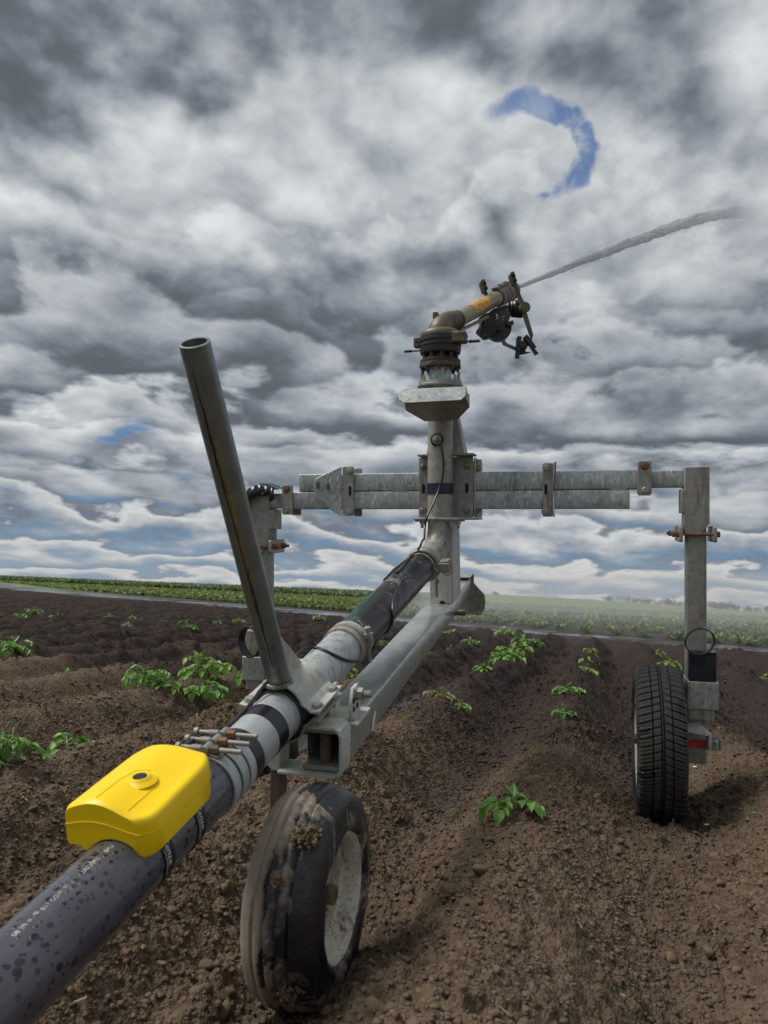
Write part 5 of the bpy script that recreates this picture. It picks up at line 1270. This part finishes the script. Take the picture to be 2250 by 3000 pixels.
for (u, v, s, lab) in ((2070, 2428, .008, 'white chip on the soil below the red reflector'), (2035, 2255, .009, 'white flake on the soil right of the car tyre'), (2110, 2140, .012, 'pale straw bit right of the right leg'), (1905, 2120, .006, 'small pale crumb left of the car tyre')):
    q = gp(u, v); me = bpy.data.meshes.new('litter_chip'); me.from_pydata([(-s, -s*.4, 0), (s*.8, -s*.5, .002), (s, s*.4, .004), (-s*.5, s*.6, .003)], [], [(0, 1, 2, 3)]); me.materials.append(M['white'] if 'white' in lab else M['root']); o = bpy.data.objects.new('litter_chip', me); o.location = q+V((0, 0, .012)); COL.objects.link(o); tag(o, lab, 'litter')
# chopped straw and root bits scattered in the soil
n_ = 260; x = rng.uniform(-3.2, 2.0, n_); y = 1.0+5.5*rng.random(n_)**1.4; k_ = (x > -.95*y-.4) & (x < .34*y+.4); x, y = x[k_], y[k_]; n_ = len(x); z = gzd(x, y)+.007; a = rng.uniform(0, 6.28, n_); L_ = rng.uniform(.0035, .011, n_); W_ = rng.uniform(.0006, .0013, n_); tl = rng.uniform(-.4, .4, n_)
d_ = np.stack([np.cos(a), np.sin(a), tl], -1)*L_[:, None]; s_ = np.stack([-np.sin(a), np.cos(a), np.full(n_, .4)], -1)*W_[:, None]; c0 = np.stack([x, y, z], -1)
Pq = np.stack([c0-d_-s_, c0+d_-s_, c0+d_+s_, c0-d_+s_], 1).reshape(-1, 3); M['straw'] = simple('dry_straw', (.27, .20, .12), .8, vary=.6, scale=9)
tag(rawobj('straw_bits', Pq, (np.arange(n_)*4)[:, None]+np.array([[0, 1, 2, 3]]), 'straw', smooth=False), 'tiny dry straw and root bits strewn over the soil', 'straw', kind='stuff')
# ================================================================== crop field, tall crop, trees
def quads_mesh(name, C, L, Wd, az, pit, mats, mi, bend=.5):
    d = np.stack([np.cos(az)*np.cos(pit), np.sin(az)*np.cos(pit), np.sin(pit)], -1); s = np.stack([-np.sin(az), np.cos(az), np.zeros_like(az)], -1)
    d2 = np.stack([np.cos(az)*np.cos(pit-bend), np.sin(az)*np.cos(pit-bend), np.sin(pit-bend)], -1)
    m1 = C+d*(L*.5)[:, None]; e = m1+d2*(L*.5)[:, None]; w = (Wd*.5)[:, None]
    P = np.stack([C-s*w*.3, C+s*w*.3, m1+s*w, m1-s*w, e+s*w*.25, e-s*w*.25], 1).reshape(-1, 3); n = len(C); b = (np.arange(n)*6)[:, None]
    F = np.concatenate([b+np.array([[0, 1, 2, 3]]), b+np.array([[3, 2, 4, 5]])], 1).reshape(-1, 4)
    return rawobj(name, P, F, mats, mi=np.repeat(mi, 2))
def crop(name, mats, n0, y0, y1, x0f, x1f, rowsp, L, Wd, leaves, label, cat, zoff=0.0, gap=.35, cond=None):
    y = y0+(y1-y0)*rng.random(n0)**1.0; x = x0f*y+(x1f-x0f)*y*rng.random(n0); x = np.round((x+.2)/rowsp)*rowsp-.2+rng.normal(0, .06, n0)
    ok = (y > track_y(x)+track_w(x)+.4) & (fbm(x*.25, y*.25, 17, 3) > gap)
    if cond is not None: ok &= cond(x, y)
    x, y = x[ok], y[ok]; z = ground_z(x, y); k = leaves
    X_ = np.repeat(x, k); Y_ = np.repeat(y, k); Z_ = np.repeat(z, k); n = len(X_)
    C = np.stack([X_+rng.normal(0, .05, n), Y_+rng.normal(0, .05, n), Z_+rng.uniform(0, L*.35, n)+zoff], -1)
    sz = rng.uniform(.6, 1.25, n)
    o = quads_mesh(name, C, L*sz, Wd*sz, rng.uniform(0, 6.283, n), rng.uniform(.2, 1.2, n), mats, rng.integers(0, len(mats), n)); return tag(o, label, cat, kind='stuff')
def fleaf(name, col, tr=.3):
    m, t, bs = newmat(name); c = t.coords(); n = t.noise(c, 1.3, 3); setb(t, bs, Base_Color=t.mix(n, tuple(x*.6 for x in col), tuple(x*1.35 for x in col)), Roughness=.6)
    a = t.node('ShaderNodeBsdfTranslucent', {'Color': (*col, 1)}); mx = t.node('ShaderNodeMixShader', {0: tr}); t.l.new(bs.outputs[0], mx.inputs[1]); t.l.new(a.outputs[0], mx.inputs[2]); t.l.new(mx.outputs[0], m.node_tree.nodes['Material Output'].inputs[0]); M[name] = m
fleaf('crop_green', (.115, .16, .04)); fleaf('crop_bright', (.19, .24, .06)); fleaf('crop_dark', (.065, .11, .025)); fleaf('cereal', (.12, .17, .065)); fleaf('cereal_pale', (.175, .23, .095)); fleaf('tree_dark', (.028, .048, .022), .1); fleaf('tree_mid', (.05, .075, .032), .1)
crop('crop_rows', ['crop_green', 'crop_bright', 'crop_dark'], 26000, 15, 48, -1.25, .5, .75, .17, .10, 6, 'rows of young green crop growing beyond the muddy track', 'crop', gap=.36)
crop('crop_rows', ['crop_green', 'crop_bright'], 40000, 46, 135, -1.25, .45, .75, .30, .26, 3, 'far part of the green crop field merging into one band', 'crop', gap=.2)
crop('tall_crop', ['cereal', 'cereal_pale', 'cereal'], 46000, 118, 190, -1.25, -.15, .4, 1.05, .35, 3, 'band of tall green cereal along the left horizon', 'crop', gap=.0, zoff=-.05, cond=lambda x, y: y > 118+.2*(x+60))
# treeline, one tree at a time
def tree(x, y, h, w, lab, seed, bush):
    r2 = np.random.default_rng(seed); o = bpy.data.objects.new('bush' if bush else 'tree', None); COL.objects.link(o); zb_ = gz(x, y); o.location = (x, y, zb_); tag(o, lab, 'bush' if bush else 'tree', 'trees along the far horizon')
    mb = MB(); mb.tube([V((0, 0, -.3)), V((.1, 0, h*.3)), V((-.1, .1, h*.75))], [h*.03, h*.022, h*.008], 7); me = bpy.data.meshes.new('trunk'); me.from_pydata(mb.v, [], mb.f); me.materials.append(M['mudsteel']); t_ = bpy.data.objects.new('trunk', me); COL.objects.link(t_); t_.parent = o
    nb = r2.integers(6, 10); cen = np.stack([r2.normal(0, w*.24, nb), r2.normal(0, w*.2, nb), h*(.30 if bush else .42)+r2.uniform(0, .42, nb)*h], -1); rad = r2.uniform(.14, .26, nb)*w
    n = 520; k = r2.integers(0, nb, n); u_ = r2.normal(0, 1, (n, 3)); u_ /= np.linalg.norm(u_, axis=1)[:, None]; C = cen[k]+u_*(rad[k]*r2.uniform(.4, 1.05, n))[:, None]*np.array([1, 1, .85]); C[:, 2] = np.maximum(C[:, 2], .2)
    c_ = quads_mesh('crown', C, np.full(n, h*.12), np.full(n, h*.09), r2.uniform(0, 6.28, n), r2.uniform(-.6, 1.2, n), ['tree_dark', 'tree_mid'], r2.integers(0, 2, n)); c_.parent = o
TR = [(1455, 7, 10), (1480, 5, 8), (1498, 4, 7), (1585, 3, 7), (1655, 4, 9), (1690, 3, 8), (1725, 4, 9), (1752, 4, 6), (1782, 7, 9), (1812, 8, 13), (1842, 9, 14), (1870, 8, 10), (1898, 9, 14), (1930, 8, 13), (1958, 9, 12), (1985, 7, 10), (2012, 8, 12), (2080, 10, 12), (2105, 9, 12), (2128, 12, 13), (2152, 8, 8), (2195, 7, 9), (2215, 9, 11), (2240, 9, 12), (2262, 9, 12)]
for i, (u, h, w) in enumerate(TR):
    ray = RW @ V(((u-CU)/FOC, 1, -.12)); d = 640+40*math.sin(i*2.1); k = d/ray.y
    where = ['first tree from the left on the misty horizon', 'second tree from the left on the misty horizon', 'third small tree from the left on the misty horizon', 'low lone bush right of the first trees', 'dark bush on the horizon left of the gap', 'low bush between two darker ones', 'wide bush before the tall clump', 'small round bush at the tall clump', 'left tree of the tall clump midway on the right horizon', 'tallest tree of the clump midway on the right horizon', 'broad tree right in the tall clump', 'shorter tree closing the tall clump', 'wide tree left of the right leg', 'second wide tree left of the right leg', 'third wide tree left of the right leg', 'low tree beside the right leg', 'tree mostly behind the right leg', 'first tree right of the right leg', 'second tree right of the right leg', 'tallest tree right of the right leg', 'small tree after the tallest one at right', 'low tree near the right edge', 'tree near the right edge with broad crown', 'last whole tree at the right edge', 'tree cut by the right picture edge'][i]
    tree(ray.x*k, d, h*.85, w*1.1, where, 300+i, h < 6)
# ================================================================== haze over the far right field
m = bpy.data.materials.new('spray_haze'); m.use_nodes = True; t = NT(m.node_tree); m.node_tree.nodes.remove(m.node_tree.nodes['Principled BSDF'])
vs_ = t.node('ShaderNodeVolumeScatter', {'Color': (.92, .95, 1, 1), 'Density': .011}); t.l.new(vs_.outputs[0], m.node_tree.nodes['Material Output'].inputs['Volume'])
me = bpy.data.meshes.new('spray_mist'); X0, X1, Ya, Yb, Zt = -7, 46, 13, 70, 4.2
hv = [(-4.5, 13, -1), (9, 13, -1), (40, 70, -1), (-16, 70, -1)]; me.from_pydata([V(p) for p in hv]+[V((p[0], p[1], z)) for p, z in zip(hv, (1.2, 2.2, 5.5, 2.5))], [], [(3, 2, 1, 0), (4, 5, 6, 7), (0, 1, 5, 4), (1, 2, 6, 5), (2, 3, 7, 6), (3, 0, 4, 7)]); me.materials.append(m)
o = bpy.data.objects.new('spray_mist', me); COL.objects.link(o); tag(o, 'pale mist of falling spray drifting low over the field at right', 'mist', kind='stuff')
# ================================================================== sky and light
SUN_EL, SUN_AZ = math.radians(54), math.radians(-105)     # azimuth from +Y towards +X
w = bpy.data.worlds.new('World'); S.world = w; w.use_nodes = True; t = NT(w.node_tree)
for n in list(w.node_tree.nodes): w.node_tree.nodes.remove(n)
out = t.node('ShaderNodeOutputWorld'); bg = t.node('ShaderNodeBackground', {'Strength': 0.1}); t.l.new(bg.outputs[0], out.inputs[0])
sky = t.node('ShaderNodeTexSky', sky_type='NISHITA', sun_disc=False); sky.sun_elevation = SUN_EL; sky.sun_rotation = SUN_AZ
tc = t.node('ShaderNodeTexCoord'); sx = t.node('ShaderNodeSeparateXYZ'); t.l.new(tc.outputs['Generated'], sx.inputs[0]); dx, dy, dz = sx.outputs
zc = t.math('MAXIMUM', dz, 0.0)
def plane(off):
    inv = t.math('DIVIDE', 1.0, t.math('ADD', zc, off)); c = t.node('ShaderNodeCombineXYZ'); t.l.new(t.math('MULTIPLY', dx, inv), c.inputs[0]); t.l.new(t.math('MULTIPLY', dy, inv), c.inputs[1]); return c.outputs[0]
Q = plane(.42)
_c = t.node('ShaderNodeCombineXYZ'); t.l.new(t.math('MULTIPLY', dx, 4.6), _c.inputs[0]); t.l.new(t.math('MULTIPLY', dy, 4.6), _c.inputs[1]); t.l.new(t.math('MULTIPLY', t.math('LOGARITHM', t.math('ADD', zc, .05), 2.71828), 3.1), _c.inputs[2]); QL = _c.outputs[0]
def shift(vec, o):
    n = t.node('ShaderNodeVectorMath', operation='ADD'); t.l.new(vec, n.inputs[0]); n.inputs[1].default_value = o; return n.outputs[0]
D2 = 57.29578
az = t.math('MULTIPLY', t.math('ARCTAN2', dx, dy), D2); el = t.math('MULTIPLY', t.math('ARCSINE', dz), D2)
def two(vec, sc, det, rg=.6):
    nA = t.node('ShaderNodeTexNoise', {'Scale': sc, 'Detail': det, 'Roughness': rg}); t.l.new(vec, nA.inputs['Vector']); s = t.node('ShaderNodeSeparateColor'); t.l.new(nA.outputs['Color'], s.inputs[0]); return s.outputs[0], s.outputs[1]
w0, w1 = two(Q, 2.6, 5)
azd = t.math('ADD', az, t.math('MULTIPLY', t.math('SUBTRACT', w0, .5), 15)); eld = t.math('ADD', el, t.math('MULTIPLY', t.math('SUBTRACT', w1, .5), 10))
def gauss(a0, e0, ra, re, amp, A=None, E=None):
    p = t.math('DIVIDE', t.math('SUBTRACT', A or azd, a0), ra); q = t.math('DIVIDE', t.math('SUBTRACT', E or eld, e0), re)
    s = t.math('ADD', t.math('MULTIPLY', p, p), t.math('MULTIPLY', q, q)); return t.math('MULTIPLY', t.math('POWER', 2.71828, t.math('MULTIPLY', s, -1.0)), amp)
def S_(x): return t.math('SUBTRACT', x, .5)
def billow(vec, sc, oct_=4, g=.52):
    """heaped cloud tops: rounded lumps with dark creases between them"""
    r = None; a = 1.0; tot = 0
    for i in range(oct_):
        n = t.noise(shift(vec, (i*3.7, i*1.9, i*.7)), sc*2.07**i, 1.0, .5, .25); b_ = t.math('ABSOLUTE', t.math('MULTIPLY', S_(n), 3.2)); b_ = t.math('MULTIPLY', b_, a); r = b_ if r is None else t.math('ADD', r, b_); tot += a; a *= g
    return t.math('DIVIDE', r, tot)
low = t.ramp(el, 14, 30, 1, 0); high = t.math('SUBTRACT', 1.0, low)
f0 = t.noise(Q, 1.9, 11, .60, .2)
SH = (.030, -.050, 0)
b0 = billow(shift(Q, (2, 5, 0)), 3.0); b1 = billow(shift(Q, (2.028, 4.955, 0)), 3.0)
h0 = t.noise(shift(Q, (7, 3, 0)), 5.0, 10, .60, .3)
g0 = t.noise(shift(QL, (4, 2, 0)), 1.1, 9, .56, .2); bl0 = billow(shift(QL, (1, 6, 0)), 1.5); bl1 = billow(shift(QL, (.99, 6.0, .14)), 1.5)
GS = [(-44, 33, 10, 6, -.30), (-50, 38, 12, 8, -.12), (-15, 41, 12, 3.2, -.34), (-29, 29, 10, 3.4, .30), (-40, 27.5, 7, 2.6, .16), (-10, 32.5, 7, 4, .34), (-20, 34.5, 8, 3, .14), (-2, 30, 5, 4, .22), (-24, 22.5, 12, 4.4, -.24), (-37, 22.5, 8, 3.2, -.16), (2, 16.5, 12, 5, -.24), (-10, 19.5, 8, 3, -.14), (9, 28, 5, 3.5, .12), (-36, 11, 10, 1.8, .18), (-44, 17, 7, 2.2, -.10), (-40, 14.3, 8, 1.3, .16), (-14, 9, 10, 2.0, .14), (8, 8, 8, 1.6, .06), (-28, 15.5, 12, 1.6, -.12), (6, 37, 6, 5, .20), (11, 34, 4, 6, .10), (-16, 37, 6, 2, .10), (-47, 24, 6, 3, .10)]
bias = None
for a in GS:
    g = gauss(*a); bias = g if bias is None else t.math('ADD', bias, g)
# thickness of the overcast: thin = bright, thick = dark grey
T_ = t.math('ADD', t.math('SUBTRACT', f0, t.math('MULTIPLY', bias, .42)), t.math('MULTIPLY', S_(b0), -.07))
up = t.math('ADD', t.math('MULTIPLY', S_(t.ramp(T_, .30, .74, 1, 0)), .50), t.math('ADD', t.math('MULTIPLY', S_(b0), .10), t.math('ADD', t.math('MULTIPLY', t.math('SUBTRACT', b0, b1), .62), t.math('MULTIPLY', S_(h0), .17))))
# heaped layers one behind the other: lit top, shaded base, the next (farther) top under it
def saw(ph, w=.26):
    fr = t.math('FRACT', ph); return t.math('MULTIPLY', t.ramp(fr, 0, w), t.math('POWER', t.math('SUBTRACT', 1.0, fr), 1.15)), fr
el0 = t.math('MAXIMUM', el, 0.0)
def heap(k, off, amp, sc, seed):
    n = t.noise(shift(QL, seed), sc, 9, .53, .12)
    return t.math('ADD', t.math('MULTIPLY', t.math('LOGARITHM', t.math('ADD', el0, 2.0), 2.71828), -k), t.math('ADD', t.math('MULTIPLY', n, amp), off))
s1, fr1 = saw(heap(2.2, 20.2, 3.5, .95, (4, 2, 0))); s2, fr2 = saw(heap(3.4, 20.7, 2.6, 1.7, (9, 1, 3)))
_c = t.node('ShaderNodeCombineXYZ'); t.l.new(t.math('MULTIPLY', dx, 15.0), _c.inputs[0]); t.l.new(t.math('MULTIPLY', dy, 15.0), _c.inputs[1]); t.l.new(t.math('MULTIPLY', t.math('LOGARITHM', t.math('ADD', zc, .06), 2.71828), 5.5), _c.inputs[2])
n4 = t.noise(_c.outputs[0], .62, 9, .50, .1)
s4, fr4 = saw(t.math('ADD', t.math('MULTIPLY', t.math('LOGARITHM', t.math('ADD', el0, 2.5), 2.71828), -2.3), t.math('ADD', t.math('MULTIPLY', n4, 3.0), 20.45)), .22)
near_h = t.ramp(el, 5.0, 11.0, 1, 0)
s1 = t.math('ADD', t.math('MULTIPLY', s1, t.math('SUBTRACT', 1.0, near_h)), t.math('MULTIPLY', s4, near_h)); fr1 = t.math('ADD', t.math('MULTIPLY', fr1, t.math('SUBTRACT', 1.0, near_h)), t.math('MULTIPLY', fr4, near_h))
s2 = t.math('ADD', t.math('MULTIPLY', s2, t.math('SUBTRACT', 1.0, t.math('MULTIPLY', near_h, .8))), t.math('MULTIPLY', near_h, .34))
dn = t.math('ADD', t.math('MULTIPLY', t.math('SUBTRACT', s1, .40), .56), t.math('ADD', t.math('MULTIPLY', t.math('SUBTRACT', s2, .42), .30), t.math('MULTIPLY', S_(bl0), .06)))
s3, fr3 = saw(t.math('ADD', t.math('MULTIPLY', f0, 3.4), t.math('MULTIPLY', el, -.055)), .16)
up = t.math('ADD', up, t.math('MULTIPLY', t.math('SUBTRACT', s3, .42), .22))
L = t.math('ADD', .435, t.math('ADD', t.math('MULTIPLY', up, high), t.math('MULTIPLY', dn, low)))
L = t.math('ADD', L, t.math('MULTIPLY', bias, t.math('ADD', .10, t.math('MULTIPLY', low, .50))))
L = t.math('ADD', .10, t.math('SMOOTH_MAX', t.math('SUBTRACT', L, .10), .035, .16))
L = t.math('SMOOTH_MIN', L, .92, .2)
tint = t.mix(t.ramp(L, .16, .62), (.83, .945, 1.11), (.955, 1.0, 1.035))
vm = t.node('ShaderNodeVectorMath', operation='SCALE'); t.l.new(tint, vm.inputs[0]); t.l.new(t.math('MULTIPLY', L, 10.0), vm.inputs['Scale']); cloud = vm.outputs[0]
warm = t.math('MULTIPLY', t.math('MULTIPLY', t.ramp(el, 1.0, 7.0, 1, 0), t.ramp(s1, .45, .8)), .6)
cloud = t.mix(warm, cloud, (7.3, 6.8, 6.2))
# blue openings
azs = t.math('ADD', az, t.math('ADD', t.math('MULTIPLY', S_(w0), 6.5), t.math('MULTIPLY', S_(h0), 9.0))); els = t.math('ADD', el, t.math('ADD', t.math('MULTIPLY', S_(w1), 6.5), t.math('MULTIPLY', S_(b0), 3.2)))
pa = t.math('DIVIDE', t.math('SUBTRACT', azs, -5.4), 4.9); pe = t.math('DIVIDE', t.math('SUBTRACT', els, 31.4), 3.1)
rad_ = t.math('SQRT', t.math('ADD', t.math('MULTIPLY', pa, pa), t.math('MULTIPLY', pe, pe)))
cosd = t.math('DIVIDE', t.math('ADD', t.math('MULTIPLY', pa, .86), t.math('MULTIPLY', pe, .51)), t.math('ADD', rad_, .001))
wt = t.ramp(cosd, -1.0, .55)
hole = t.math('MULTIPLY', t.ramp(t.math('ABSOLUTE', t.math('SUBTRACT', rad_, 1.0)), .0, .40, 1, 0), wt)
for (a0, e0, ra, re, am) in ((-35.8, 10.9, 2.4, .7, .8), (-30, 12, 1.2, .5, .5), (-3.8, 28.3, 1.3, .6, .7)):
    hole = t.math('MAXIMUM', hole, gauss(a0, e0, ra, re, am, azs, els))
hole = t.ramp(t.math('MULTIPLY', hole, t.math('ADD', -.80, t.math('MULTIPLY', h0, 3.7))), .0, 1.0)
k0 = t.noise(shift(Q, (3, 9, 0)), 13.0, 8, .62, .4)
hole = t.ramp(t.math('ADD', hole, t.math('MULTIPLY', t.math('MULTIPLY', S_(k0), 3.6), t.ramp(hole, .02, .3))), .10, 1.25)
band = t.math('MULTIPLY', t.math('MULTIPLY', t.ramp(el, 4.0, 13, 1, 0), t.math('MULTIPLY', t.ramp(fr2, .60, .92), t.ramp(fr1, .45, .8))), .85)
band2 = t.math('MULTIPLY', t.ramp(el, 1.5, 6.5, 1, 0), t.ramp(fr1, .42, .80))
hole = t.math('MAXIMUM', hole, t.math('MAXIMUM', band, t.math('MULTIPLY', band2, .75)))
blue = t.mix(1.0, sky.outputs[0], (.42, .80, 1.25), 'MULTIPLY')
deep = t.mix(t.ramp(el, 4, 24), (1.0, 2.3, 4.0), (.08, 1.05, 3.4))
blue = t.mix(.85, blue, deep); blue = t.mix(t.math('MULTIPLY', t.ramp(k0, .40, .66), .45), blue, cloud)
colr = t.mix(t.math('MULTIPLY', hole, .98), cloud, blue)
colr = t.mix(t.ramp(el, -.2, 5.5, .42, 0), colr, (4.4, 4.9, 5.3))
t.l.new(colr, bg.inputs[0])
ld = bpy.data.lights.new('sun', 'SUN'); ld.energy = 3.2; ld.angle = math.radians(26); ld.color = (1, .96, .9); lo = bpy.data.objects.new('sun', ld); COL.objects.link(lo)
sd = V((math.sin(SUN_AZ)*math.cos(SUN_EL), math.cos(SUN_AZ)*math.cos(SUN_EL), math.sin(SUN_EL))); lo.rotation_euler = sd.to_track_quat('Z', 'Y').to_euler()
